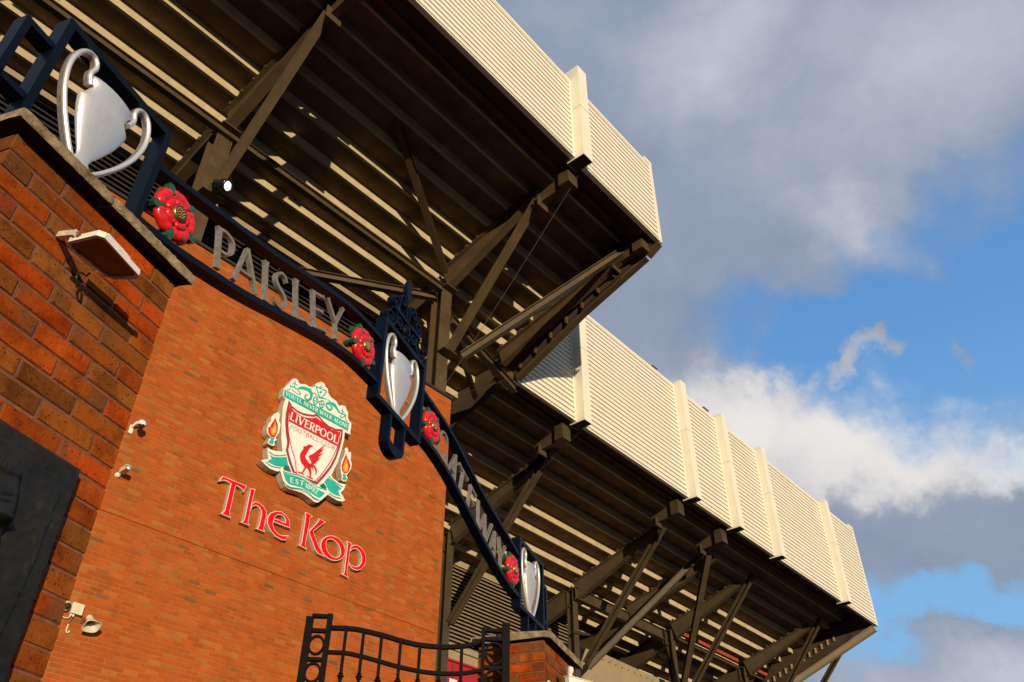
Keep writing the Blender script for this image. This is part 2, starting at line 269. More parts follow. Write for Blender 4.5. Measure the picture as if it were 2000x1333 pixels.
def brick_mat(name, island, stops, pit=True, fleck=True, scale=1.0, bstr=0.55, vary=0.42):
    m, N, b = new_mat(name)
    p = pos(N)
    if island:
        rnd = N.n('ShaderNodeNewGeometry').outputs['Random Per Island']
    else:
        rnd = N.n('ShaderNodeObjectInfo').outputs['Random']
    base = N.ramp(rnd, stops)
    fr = N.math('FRACT', N.math('MULTIPLY', rnd, 57.31))
    val = N.ramp01(fr, -0.3, 1.3, False)
    hsv = N.n('ShaderNodeHueSaturation')
    N.put(hsv.inputs['Color'], base)
    N.put(hsv.inputs['Value'], N.math('MULTIPLY_ADD', fr, vary, 1.0 - vary * 0.5))
    big = N.noise(p, 9.0 * scale, 5.0, 0.6)
    stain = N.mix(1.0, hsv.outputs[0], (0.58, 0.52, 0.48, 1) if pit else (0.84, 0.86, 0.82, 1), 'MULTIPLY')
    c = N.mix(N.ramp01(big, 0.42, 0.68), hsv.outputs[0], stain)
    if pit:
        mid = N.noise(p, 38.0 * scale, 6.0, 0.7, 0.4)
        c = N.mix(N.math('MULTIPLY', N.ramp01(mid, 0.50, 0.72), 0.55), c, N.mix(1.0, c, (1.35, 1.25, 1.1, 1), 'MULTIPLY'))
        c = N.mix(N.math('MULTIPLY', N.ramp01(mid, 0.46, 0.30), 0.6), c, N.mix(1.0, c, (0.55, 0.48, 0.42, 1), 'MULTIPLY'))
    if not pit:
        mp = N.n('ShaderNodeMapping'); mp.inputs['Scale'].default_value = (1.4, 1.4, 0.10)
        N.put(mp.inputs[0], p)
        c = N.mix(N.math('MULTIPLY', N.ramp01(N.noise(mp.outputs[0], 1.6, 7.0, 0.7), 0.46, 0.74), 0.5), c, N.mix(1.0, c, (0.72, 0.70, 0.68, 1), 'MULTIPLY'))
    if pit:
        oc = N.n('ShaderNodeTexCoord').outputs['Object'] if not island else None
        if oc is not None:
            sx = N.n('ShaderNodeSeparateXYZ'); N.t.links.new(oc, sx.inputs[0])
            sgn = N.math('SUBTRACT', N.math('MULTIPLY', N.math('GREATER_THAN', N.math('FRACT', N.math('MULTIPLY', rnd, 13.7)), 0.5), 2.0), 1.0)
            gx = N.math('ADD', N.math('MULTIPLY', N.math('MULTIPLY', sx.outputs[0], 7.0), sgn), N.math('MULTIPLY', N.math('SUBTRACT', N.noise(p, 14.0, 5.0, 0.65), 0.5), 2.2))
            fl_ = N.math('MULTIPLY', N.ramp01(gx, 0.05, 0.75), N.ramp01(N.math('FRACT', N.math('MULTIPLY', rnd, 31.1)), 0.25, 0.65))
            c = N.mix(N.math('MULTIPLY', fl_, 0.75), c, (0.135, 0.060, 0.022, 1))
            # darker brown towards the arrises
            ax_ = N.math('ABSOLUTE', sx.outputs[0]); az_ = N.math('ABSOLUTE', sx.outputs[2])
            ed = N.math('MAXIMUM', N.ramp01(N.math('ADD', ax_, N.math('MULTIPLY', N.noise(p, 60.0, 4.0), 0.012)), 0.108, 0.116), N.ramp01(N.math('ADD', az_, N.math('MULTIPLY', N.noise(p, 70.0, 4.0), 0.014)), 0.032, 0.041))
            c = N.mix(N.math('MULTIPLY', ed, 0.55), c, (0.075, 0.035, 0.018, 1))
    h = N.noise(p, 160.0 * scale, 5.0, 0.65)
    height = N.math('MULTIPLY', h, 0.5)
    if pit: height = N.math('ADD', height, N.math('MULTIPLY', mid, 2.0))
    if pit:
        v = N.n('ShaderNodeTexVoronoi')
        N.put(v.inputs['Vector'], p); v.inputs['Scale'].default_value = 95.0 * scale
        holes = N.math('MULTIPLY', N.ramp01(v.outputs['Distance'], 0.34, 0.16), N.ramp01(N.noise(p, 60.0 * scale, 2.0), 0.50, 0.62))
        c = N.mix(holes, c, (0.018, 0.008, 0.005, 1))
        height = N.math('SUBTRACT', height, N.math('MULTIPLY', holes, 1.2))
    if fleck:
        v2 = N.n('ShaderNodeTexVoronoi')
        N.put(v2.inputs['Vector'], p); v2.inputs['Scale'].default_value = 130.0 * scale
        fl = N.math('MULTIPLY', N.ramp01(v2.outputs['Distance'], 0.20, 0.08), N.ramp01(N.noise(p, 23.0 * scale, 2.0), 0.55, 0.66))
        c = N.mix(N.math('MULTIPLY', fl, 0.6), c, (0.62, 0.40, 0.22, 1))
    N.put(b.inputs['Base Color'], c)
    b.inputs['Roughness'].default_value = 0.86
    b.inputs['Specular IOR Level'].default_value = 0.06 if pit else 0.15
    bump(N, b, height, bstr, 0.004)
    return m

PIER_STOPS = [(0.0, (0.15, 0.050, 0.010)), (0.22, (0.22, 0.063, 0.009)), (0.42, (0.31, 0.058, 0.006)), (0.66, (0.41, 0.057, 0.004)), (0.86, (0.28, 0.074, 0.009)), (1.0, (0.25, 0.090, 0.018))]
WALL_STOPS = [(0.0, (0.18, 0.080, 0.028)), (0.018, (0.23, 0.09, 0.028)), (0.025, (0.34, 0.092, 0.019)), (0.35, (0.375, 0.078, 0.012)), (0.7, (0.40, 0.088, 0.014)), (0.9, (0.375, 0.115, 0.022)), (1.0, (0.35, 0.130, 0.028))]
M = {}
M['pier_brick'] = brick_mat('pier_brick', False, PIER_STOPS)
M['pier_brick_rest'] = brick_mat('pier_brick_rest', True, PIER_STOPS)
M['wall_brick'] = brick_mat('wall_brick', False, WALL_STOPS, False, False, 0.3, 0.25, 0.20)
M['wall_brick_rest'] = brick_mat('wall_brick_rest', True, WALL_STOPS, False, False, 0.3, 0.25, 0.20)
M['pier_mortar'] = paint('pier_mortar', (0.20, 0.080, 0.045), 0.95, var=0.3, scale=30, dirt=(0.10, 0.05, 0.035), bump_s=0.8, bscale=250, spec=0.1)
M['wall_mortar'] = paint('wall_mortar', (0.41, 0.145, 0.055), 0.95, var=0.2, scale=3, dirt=(0.24, 0.085, 0.025), bump_s=0.3, spec=0.1)
M['groove'] = paint('groove', (0.10, 0.035, 0.015), 0.95, var=0.3, spec=0.1)

def stone_mat():
    m, N, b = new_mat('coping_stone')
    p = pos(N)
    n = N.noise(p, 14.0, 8.0, 0.7)
    c = N.ramp(n, [(0.30, (0.11, 0.080, 0.042)), (0.48, (0.26, 0.190, 0.105)), (0.64, (0.42, 0.315, 0.190))])
    g = N.noise(p, 170.0, 4.0, 0.7)
    c = N.mix(N.ramp01(g, 0.60, 0.70), c, (0.44, 0.38, 0.28, 1))
    c = N.mix(N.ramp01(g, 0.40, 0.32), c, (0.05, 0.038, 0.02, 1))
    moss = N.noise(p, 5.0, 6.0, 0.7, 0.5)
    c = N.mix(N.math('MULTIPLY', N.ramp01(moss, 0.55, 0.70), 0.65), c, (0.062, 0.058, 0.028, 1))
    N.put(b.inputs['Base Color'], c)
    b.inputs['Roughness'].default_value = 0.95
    b.inputs['Specular IOR Level'].default_value = 0.15
    bump(N, b, N.math('ADD', N.math('MULTIPLY', n, 1.0), N.math('MULTIPLY', g, 0.6)), 0.9, 0.008)
    return m
M['stone'] = stone_mat()
M['stone_under'] = paint('dark_stone', (0.030, 0.024, 0.014), 0.95, var=0.4, scale=20, bump_s=0.5, spec=0.05)

def steel_mat(name, col, rust=0.5):
    """old painted steelwork with rust breaking through"""
    m, N, b = new_mat(name)
    p = pos(N)
    n = N.noise(p, 1.6, 6.0, 0.6)
    c = N.ramp(n, [(0.3, tuple(x * 0.72 for x in col)), (0.7, tuple(x * 1.15 for x in col))])
    r = N.noise(p, 2.6, 9.0, 0.72, 0.6)
    f = N.noise(p, 16.0, 5.0, 0.7)
    k = N.ramp01(N.math('MULTIPLY_ADD', f, 0.25, r), 0.80 - 0.13 * rust, 0.90 - 0.10 * rust)
    c = N.mix(N.math('MULTIPLY', k, 0.85), c, N.ramp(f, [(0.3, (0.075, 0.028, 0.012)), (0.7, (0.21, 0.075, 0.022))]))
    N.put(b.inputs['Base Color'], c)
    N.put(b.inputs['Roughness'], N.math('MULTIPLY_ADD', k, 0.35, 0.50))
    bump(N, b, N.noise(p, 40.0, 4.0), 0.12, 0.01)
    return m
M['steel'] = steel_mat('painted_steel', (0.084, 0.055, 0.024), 0.85)
M['steel_far'] = steel_mat('painted_steel_grey', (0.066, 0.046, 0.022), 0.25)
M['cladding'] = paint('cream_cladding', (0.78, 0.735, 0.615), 0.50, var=0.035, scale=0.8, dirt=(0.70, 0.64, 0.50), dirt_lo=0.62, dirt_hi=0.9, bump_s=0.02, spec=0.3, streak=(0.60, 0.545, 0.42))
M['cladding_trim'] = paint('cream_trim', (0.76, 0.72, 0.605), 0.50, var=0.04, scale=0.9, bump_s=0.02, spec=0.3, streak=(0.62, 0.57, 0.45))
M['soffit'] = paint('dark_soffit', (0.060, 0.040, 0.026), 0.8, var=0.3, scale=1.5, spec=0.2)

def concrete_mat():
    m, N, b = new_mat('precast_concrete')
    p = pos(N)
    n = N.noise(p, 2.2, 8.0, 0.65)
    c = N.ramp(n, [(0.3, (0.40, 0.325, 0.195)), (0.7, (0.54, 0.445, 0.275))])
    st = N.noise(p, 6.0, 7.0, 0.75, 0.7)
    c = N.mix(N.math('MULTIPLY', N.ramp01(st, 0.56, 0.72), 0.55), c, (0.17, 0.115, 0.06, 1))
    N.put(b.inputs['Base Color'], c)
    b.inputs['Roughness'].default_value = 0.9
    b.inputs['Specular IOR Level'].default_value = 0.2
    bump(N, b, N.noise(p, 22.0, 6.0), 0.35, 0.02)
    return m
M['concrete'] = concrete_mat()
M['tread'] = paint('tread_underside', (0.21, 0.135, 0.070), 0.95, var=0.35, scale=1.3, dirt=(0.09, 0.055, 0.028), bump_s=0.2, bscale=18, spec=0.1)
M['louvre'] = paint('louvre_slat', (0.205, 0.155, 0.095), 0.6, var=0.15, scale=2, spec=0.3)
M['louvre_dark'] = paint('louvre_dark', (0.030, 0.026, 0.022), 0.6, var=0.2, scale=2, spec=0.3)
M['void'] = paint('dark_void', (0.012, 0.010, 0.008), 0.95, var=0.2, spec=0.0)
M['pale'] = paint('pale_render', (0.31, 0.245, 0.155), 0.8, var=0.12, scale=1.2, dirt=(0.22, 0.16, 0.09), spec=0.2)
M['red_board'] = paint('red_board', (0.35, 0.045, 0.015), 0.7, var=0.2, scale=2)
M['maroon'] = paint('maroon_banner', (0.36, 0.012, 0.022), 0.6, var=0.12, scale=2)
M['white_print'] = paint('white_print', (0.80, 0.78, 0.72), 0.6, var=0.04)
M['navy'] = paint('navy_paint', (0.0016, 0.0040, 0.0125), 0.40, var=0.25, scale=25, bump_s=0.12, bscale=180, spec=0.10)
M['black_iron'] = paint('black_iron', (0.0035, 0.0028, 0.003), 0.6, var=0.3, scale=25, dirt=(0.012, 0.006, 0.004), dirt_lo=0.66, dirt_hi=0.8, bump_s=0.15, bscale=150, spec=0.07)
M['rose_red'] = paint('rose_red', (0.60, 0.010, 0.014), 0.28, var=0.10, scale=12, bump_s=0.05, bscale=90)
M['leaf_green'] = paint('leaf_green', (0.010, 0.085, 0.040), 0.30, var=0.2, scale=20, bump_s=0.05)
M['gold_seed'] = paint('gold_seed', (0.30, 0.23, 0.11), 0.35, 0.8, var=0.3, scale=40)
M['seed_dark'] = paint('seed_dark', (0.04, 0.032, 0.018), 0.5, 0.5)
def silver_mat():
    m, N, b = new_mat('brushed_silver')
    p = pos(N)
    mp = N.n('ShaderNodeMapping'); mp.inputs['Scale'].default_value = (1.0, 1.0, 0.06)
    N.put(mp.inputs[0], p)
    n = N.noise(mp.outputs[0], 90.0, 4.0, 0.6)
    s = N.noise(p, 7.0, 6.0, 0.65)
    c = N.mix(N.ramp01(s, 0.52, 0.80), N.ramp(n, [(0.3, (0.66, 0.655, 0.65)), (0.7, (0.74, 0.735, 0.73))]), (0.60, 0.57, 0.52, 1))
    N.put(b.inputs['Base Color'], c)
    b.inputs['Metallic'].default_value = 0.62
    N.put(b.inputs['Roughness'], N.math('MULTIPLY_ADD', n, 0.10, 0.36))
    bump(N, b, n, 0.02, 0.002)
    return m
M['silver'] = silver_mat()
M['silver_edge'] = paint('silver_edge', (0.42, 0.36, 0.29), 0.45, 0.75, var=0.3, scale=40, dirt=(0.16, 0.11, 0.07), bump_s=0.5, bscale=160)
M['letter_metal'] = paint('letter_metal', (0.40, 0.325, 0.195), 0.42, 0.7, var=0.2, scale=30, dirt=(0.20, 0.13, 0.06), bump_s=0.2, bscale=120)
M['bronze'] = None
def bronze_mat():
    m, N, b = new_mat('dark_bronze')
    p = pos(N)
    n = N.noise(p, 12.0, 8.0, 0.65, 0.3)
    c = N.ramp(n, [(0.3, (0.010, 0.009, 0.007)), (0.6, (0.019, 0.018, 0.015)), (0.78, (0.050, 0.044, 0.030))])
    N.put(b.inputs['Base Color'], c)
    b.inputs['Metallic'].default_value = 0.2
    b.inputs['Specular IOR Level'].default_value = 0.3
    N.put(b.inputs['Roughness'], N.math('MULTIPLY_ADD', n, 0.3, 0.36))
    bump(N, b, N.math('ADD', n, N.math('MULTIPLY', N.noise(p, 70.0, 5.0), 0.25)), 0.45, 0.008)
    return m
M['bronze'] = bronze_mat()
M['white_case'] = paint('white_casing', (0.74, 0.70, 0.60), 0.55, var=0.12, scale=18, dirt=(0.28, 0.25, 0.14), dirt_lo=0.52, dirt_hi=0.66, bump_s=0.15)
M['cream_plastic'] = paint('cream_plastic', (0.66, 0.58, 0.43), 0.5, var=0.1, scale=10)
M['white_plastic'] = paint('white_plastic', (0.78, 0.76, 0.70), 0.4, var=0.05, scale=10)
M['rusty'] = paint('rusty_plate', (0.17, 0.055, 0.016), 0.35, var=0.35, scale=14, dirt=(0.06, 0.025, 0.01), bump_s=0.2)
M['black_plastic'] = paint('black_plastic', (0.012, 0.012, 0.013), 0.25, var=0.2)
M['grey_metal'] = paint('grey_metal', (0.20, 0.20, 0.20), 0.4, 0.4, var=0.2)
M['glass_dark'] = paint('dark_glass', (0.02, 0.02, 0.025), 0.06, var=0.1, bump_s=0.0)
M['sign_white'] = paint('sign_white', (0.80, 0.77, 0.69), 0.4, var=0.03, bump_s=0.02)
M['sign_side'] = paint('sign_side', (0.50, 0.42, 0.32), 0.5, var=0.08, bump_s=0.03)
M['sign_red'] = paint('sign_red', (0.70, 0.004, 0.010), 0.45, var=0.05, bump_s=0.02, spec=0.15)
M['print_red'] = paint('print_red', (0.58, 0.016, 0.018), 0.45, var=0.06, bump_s=0.02, spec=0.2)
M['print_maroon'] = paint('print_maroon', (0.34, 0.030, 0.035), 0.45, var=0.08, bump_s=0.02)
M['print_teal'] = paint('print_teal', (0.010, 0.42, 0.34), 0.45, var=0.18, scale=2.5, bump_s=0.02)
M['print_teal_dark'] = paint('print_teal_dark', (0.006, 0.15, 0.12), 0.45, var=0.2, scale=3, bump_s=0.02)
M['print_orange'] = paint('print_orange', (0.80, 0.25, 0.03), 0.45, var=0.08, bump_s=0.02)
M['print_yellow'] = paint('print_yellow', (0.88, 0.58, 0.06), 0.45, var=0.05, bump_s=0.02)
M['asphalt'] = paint('asphalt', (0.052, 0.050, 0.047), 0.9, var=0.3, scale=3, bump_s=0.6, bscale=90, spec=0.2)
M['paving'] = paint('paving', (0.20, 0.18, 0.155), 0.9, var=0.2, scale=2, bump_s=0.4, bscale=60, spec=0.2)
def lamp_mat():
    m, N, b = new_mat('lit_lamp_glass')
    b.inputs['Base Color'].default_value = (0.9, 0.9, 0.9, 1)
    b.inputs['Emission Color'].default_value = (1.0, 0.96, 0.90, 1)
    b.inputs['Emission Strength'].default_value = 1.6
    return m
M['lamp'] = lamp_mat()

# ------------------------------------------------------------------ building helpers
ROT_S = 0.8585702      # stand frame: x along the stand, y away from the viewer, z up
ROT_G = 1.2065842      # gateway frame: x along the gateway, y away from the viewer, z up

def tag(o, label=None, cat=None, group=None, kind=None):
    if label: o['label'] = label
    if cat: o['category'] = cat
    if group: o['group'] = group
    if kind: o['kind'] = kind
    return o

class Thing:
    """an Empty at the base of a thing; parts are given in the frame's own coordinates"""
    def __init__(s, name, rot, base, label, cat, group=None):
        s.base = Vector(base)
        s.e = bpy.data.objects.new(name, None)
        s.e.empty_display_size = 0.3
        COL.objects.link(s.e)
        s.e.rotation_euler = (0, 0, rot)
        s.e.location = Matrix.Rotation(rot, 3, 'Z') @ s.base
        tag(s.e, label, cat, group)
    xf = 1.0      # scale about the viewer's station, for the blocks of the stand set out by angle
    def part(s, name, mb, mats, parent=None, kind=None, label=None):
        if s.xf != 1.0: mb.v = [(p[0] * s.xf, p[1] * s.xf, 1.6 + (p[2] - 1.6) * s.xf) for p in mb.v]
        o = mb.build(name, mats, s.base)
        o.parent = parent or s.e
        if kind: o['kind'] = kind
        if label: o['label'] = label
        return o
    def inst(s, name, mesh, at, parent=None, rotz=0.0):
        o = bpy.data.objects.new(name, mesh)
        COL.objects.link(o)
        o.parent = parent or s.e
        o.location = Vector(at) - s.base
        o.rotation_euler = (0, 0, rotz)
        return o

class MB:
    def __init__(s):
        s.v = []; s.f = []; s.m = []; s.sm = []
    def add(s, vs, fs, m=0, smooth=False):
        k = len(s.v)
        s.v.extend([tuple(p) for p in vs])
        for f in fs:
            s.f.append(tuple(i + k for i in f)); s.m.append(m); s.sm.append(smooth)
        return s
    def box(s, x0, x1, y0, y1, z0, z1, m=0):
        vs = [(x0, y0, z0), (x1, y0, z0), (x1, y1, z0), (x0, y1, z0), (x0, y0, z1), (x1, y0, z1), (x1, y1, z1), (x0, y1, z1)]
        return s.add(vs, [(3, 2, 1, 0), (4, 5, 6, 7), (0, 1, 5, 4), (1, 2, 6, 5), (2, 3, 7, 6), (3, 0, 4, 7)], m)
    def beam(s, p, q, w, h, m=0, up=(0, 0, 1)):
        p = Vector(p); q = Vector(q); d = (q - p).normalized(); u = Vector(up)
        a = d.cross(u).normalized(); b = a.cross(d).normalized()
        vs = []
        for c in (p, q):
            for i, j in ((-1, -1), (1, -1), (1, 1), (-1, 1)):
                vs.append(c + a * (i * w / 2) + b * (j * h / 2))
        return s.add(vs, [(0, 1, 2, 3), (7, 6, 5, 4), (0, 4, 5, 1), (1, 5, 6, 2), (2, 6, 7, 3), (3, 7, 4, 0)], m)
    def ibeam(s, p, q, w, h0, h1, tf=0.03, tw=0.03, m=0, up=(0, 0, 1)):
        """I section whose top runs p to q, depth h0 at p and h1 at q"""
        p = Vector(p); q = Vector(q); d = (q - p).normalized()
        a = d.cross(Vector(up)).normalized(); b = a.cross(d).normalized()
        def slab(o0, o1, ww, t0, t1):
            vs = []
            for c, oo, tt in ((p, o0, t0), (q, o1, t1)):
                for i, j in ((-1, 0), (1, 0), (1, 1), (-1, 1)):
                    vs.append(c - b * oo + a * (i * ww / 2) - b * ((1 - j) * tt))
            s.add(vs, [(0, 1, 2, 3), (7, 6, 5, 4), (0, 4, 5, 1), (1, 5, 6, 2), (2, 6, 7, 3), (3, 7, 4, 0)], m)
        slab(0, 0, w, tf, tf)
        slab(h0 - tf, h1 - tf, w, tf, tf)
        slab(tf, tf, tw, h0 - 2 * tf, h1 - 2 * tf)
        return s
    def prism(s, pts, fn, a, b, m=0, mside=None, back=True):
        """outline pts (u,v) extruded from depth a (front) to b"""
        n = len(pts)
        area = sum(pts[i][0] * pts[(i + 1) % n][1] - pts[(i + 1) % n][0] * pts[i][1] for i in range(n))
        if area < 0: pts = pts[::-1]
        vs = [fn(p[0], p[1], a) for p in pts] + [fn(p[0], p[1], b) for p in pts]
        s.add(vs, [tuple(range(n))], m)
        if back: s.add(vs, [tuple(range(2 * n - 1, n - 1, -1))], m if mside is None else mside)
        s.add(vs, [(i, i + n, (i + 1) % n + n, (i + 1) % n) for i in range(n)], m if mside is None else mside)
        return s
    def ring(s, outer, inner, fn, a, b, m=0, mside=None):
        n = len(outer); ms = m if mside is None else mside
        vs = [fn(p[0], p[1], a) for p in outer] + [fn(p[0], p[1], a) for p in inner] + [fn(p[0], p[1], b) for p in outer] + [fn(p[0], p[1], b) for p in inner]
        for i in range(n):
            j = (i + 1) % n
            s.add([vs[i], vs[j], vs[n + j], vs[n + i]], [(0, 1, 2, 3)], m)
            s.add([vs[i], vs[2 * n + i], vs[2 * n + j], vs[j]], [(0, 1, 2, 3)], ms)
            s.add([vs[n + i], vs[n + j], vs[3 * n + j], vs[3 * n + i]], [(0, 1, 2, 3)], ms)
            s.add([vs[2 * n + i], vs[3 * n + i], vs[3 * n + j], vs[2 * n + j]], [(0, 1, 2, 3)], ms)
        return s
    def ribbon(s, st, fn, a, b, m=0, mside=None):
        """stroke of (u,v,width) extruded from depth a to b"""
        L, Rr = sides(st)
        n = len(st); ms = m if mside is None else mside
        for i in range(n - 1):
            q = [L[i], L[i + 1], Rr[i + 1], Rr[i]]
            F = [fn(p[0], p[1], a) for p in q]; B = [fn(p[0], p[1], b) for p in q]
            s.add(F + B, [(3, 2, 1, 0)], m)
            s.add(F + B, [(0, 1, 5, 4), (2, 3, 7, 6), (4, 5, 6, 7)] + ([(3, 0, 4, 7)] if i == 0 else []) + ([(1, 2, 6, 5)] if i == n - 2 else []), ms)
        return s
    def tube(s, path, r, n=8, m=0, smooth=True, caps=True):
        path = [Vector(p) for p in path]
        k = len(path); rs = r if isinstance(r, (list, tuple)) else [r] * k
        prev = None; vs = []
        for i, p in enumerate(path):
            d = (path[min(i + 1, k - 1)] - path[max(i - 1, 0)]).normalized()
            if prev is None:
                a = d.orthogonal().normalized()
            else:
                a = (prev - d * prev.dot(d)).normalized()
            prev = a; b = d.cross(a)
            for j in range(n):
                t = 2 * math.pi * j / n
                vs.append(p + (a * math.cos(t) + b * math.sin(t)) * rs[i])
        fs = [(i * n + j, i * n + (j + 1) % n, (i + 1) * n + (j + 1) % n, (i + 1) * n + j) for i in range(k - 1) for j in range(n)]
        s.add(vs, fs, m, smooth)
        if caps:
            s.add(vs[:n], [tuple(range(n - 1, -1, -1))], m)
            s.add(vs[-n:], [tuple(range(n))], m)
        return s
    def lathe(s, prof, o, axis=(0, 0, 1), n=24, sx=1.0, sy=1.0, m=0, smooth=True, xdir=None):
        """profile of (radius, height) about an axis through o"""
        ax = Vector(axis).normalized()
        a = Vector(xdir) if xdir else ax.orthogonal()
        a = (a - ax * a.dot(ax)).normalized(); b = ax.cross(a)
        vs = []
        for r, h in prof:
            for j in range(n):
                t = 2 * math.pi * j / n
                vs.append(Vector(o) + ax * h + a * (math.cos(t) * r * sx) + b * (math.sin(t) * r * sy))
        k = len(prof)
        fs = [(i * n + j, i * n + (j + 1) % n, (i + 1) * n + (j + 1) % n, (i + 1) * n + j) for i in range(k - 1) for j in range(n)]
        s.add(vs, fs, m, smooth)
        if prof[0][0] > 1e-4: s.add(vs[:n], [tuple(range(n - 1, -1, -1))], m)
        if prof[-1][0] > 1e-4: s.add(vs[-n:], [tuple(range(n))], m)
        return s
    def mesh(s, name, mats, base=Vector((0, 0, 0))):
        me = bpy.data.meshes.new(name)
        bx, by, bz = base
        me.from_pydata([(p[0] - bx, p[1] - by, p[2] - bz) for p in s.v], [], s.f)
        for mm in (mats if isinstance(mats, (list, tuple)) else [mats]):
            me.materials.append(mm)
        me.polygons.foreach_set('material_index', s.m)
        me.polygons.foreach_set('use_smooth', s.sm)
        me.update()
        return me
    def build(s, name, mats, base=Vector((0, 0, 0))):
        o = bpy.data.objects.new(name, s.mesh(name, mats, base))
        COL.objects.link(o)
        return o

def sides(st):
    n = len(st); L = []; Rr = []
    for i, (x, y, w) in enumerate(st):
        if i == 0: dx, dy = st[1][0] - x, st[1][1] - y; k = 1
        elif i == n - 1: dx, dy = x - st[i - 1][0], y - st[i - 1][1]; k = 1
        else:
            ax, ay = x - st[i - 1][0], y - st[i - 1][1]; bx, by = st[i + 1][0] - x, st[i + 1][1] - y
            la = math.hypot(ax, ay) or 1e-9; lb = math.hypot(bx, by) or 1e-9
            dx, dy = ax / la + bx / lb, ay / la + by / lb
            l = math.hypot(dx, dy) / 2
            k = min(1.6, 1 / max(l, 0.3))
        l = math.hypot(dx, dy) or 1e-9
        nx, ny = -dy / l, dx / l
        L.append((x + nx * w / 2 * k, y + ny * w / 2 * k)); Rr.append((x - nx * w / 2 * k, y - ny * w / 2 * k))
    return L, Rr

def smooth_path(pts, sub=5):
    """Catmull-Rom through tuples of any length"""
    n = len(pts); out = []
    for i in range(n - 1):
        p0 = pts[max(i - 1, 0)]; p1 = pts[i]; p2 = pts[i + 1]; p3 = pts[min(i + 2, n - 1)]
        for k in range(sub):
            t = k / sub
            out.append(tuple(0.5 * (2 * b + (c - a) * t + (2 * a - 5 * b + 4 * c - d) * t * t + (3 * b - a - 3 * c + d) * t ** 3) for a, b, c, d in zip(p0, p1, p2, p3)))
    out.append(tuple(pts[-1]))
    return out

def inset(pts, d):
    """shrink a closed outline by d"""
    n = len(pts)
    area = sum(pts[i][0] * pts[(i + 1) % n][1] - pts[(i + 1) % n][0] * pts[i][1] for i in range(n))
    sg = 1 if area > 0 else -1
    out = []
    for i in range(n):
        a = pts[i - 1]; b = pts[i]; c = pts[(i + 1) % n]
        ax, ay = b[0] - a[0], b[1] - a[1]; bx, by = c[0] - b[0], c[1] - b[1]
        la = math.hypot(ax, ay) or 1e-9; lb = math.hypot(bx, by) or 1e-9
        nx, ny = -(ay / la + by / lb), (ax / la + bx / lb)
        l = math.hypot(nx, ny) or 1e-9
        k = min(2.2, 2 / max(l, 0.5))
        out.append((b[0] + sg * nx / l * d * k, b[1] + sg * ny / l * d * k))
    return out

plane = lambda u, v, d: (u, d, v)      # outline in (along, up), depth away from the viewer

def chamfer_brick(w, dp, h, c=0.004):
    """one brick with worn arrises: front face at y=0, body behind"""
    x0, x1, z0, z1 = -w / 2, w / 2, -h / 2, h / 2
    b = MB()
    j = lambda: random.uniform(-0.0012, 0.0012)
    f = [(x0 + c + j(), j() - 0.0005, z0 + c + j()), (x1 - c + j(), j() - 0.0005, z0 + c + j()), (x1 - c + j(), j() - 0.0005, z1 - c + j()), (x0 + c + j(), j() - 0.0005, z1 - c + j())]
    g = [(x0, c, z0), (x1, c, z0), (x1, c, z1), (x0, c, z1)]
    k = [(x0, dp, z0), (x1, dp, z0), (x1, dp, z1), (x0, dp, z1)]
    b.add(f + g + k, [(0, 1, 2, 3), (4, 5, 1, 0), (5, 6, 2, 1), (6, 7, 3, 2), (7, 4, 0, 3), (8, 9, 5, 4), (9, 10, 6, 5), (10, 11, 7, 6), (11, 8, 4, 7), (11, 10, 9, 8)])
    return b

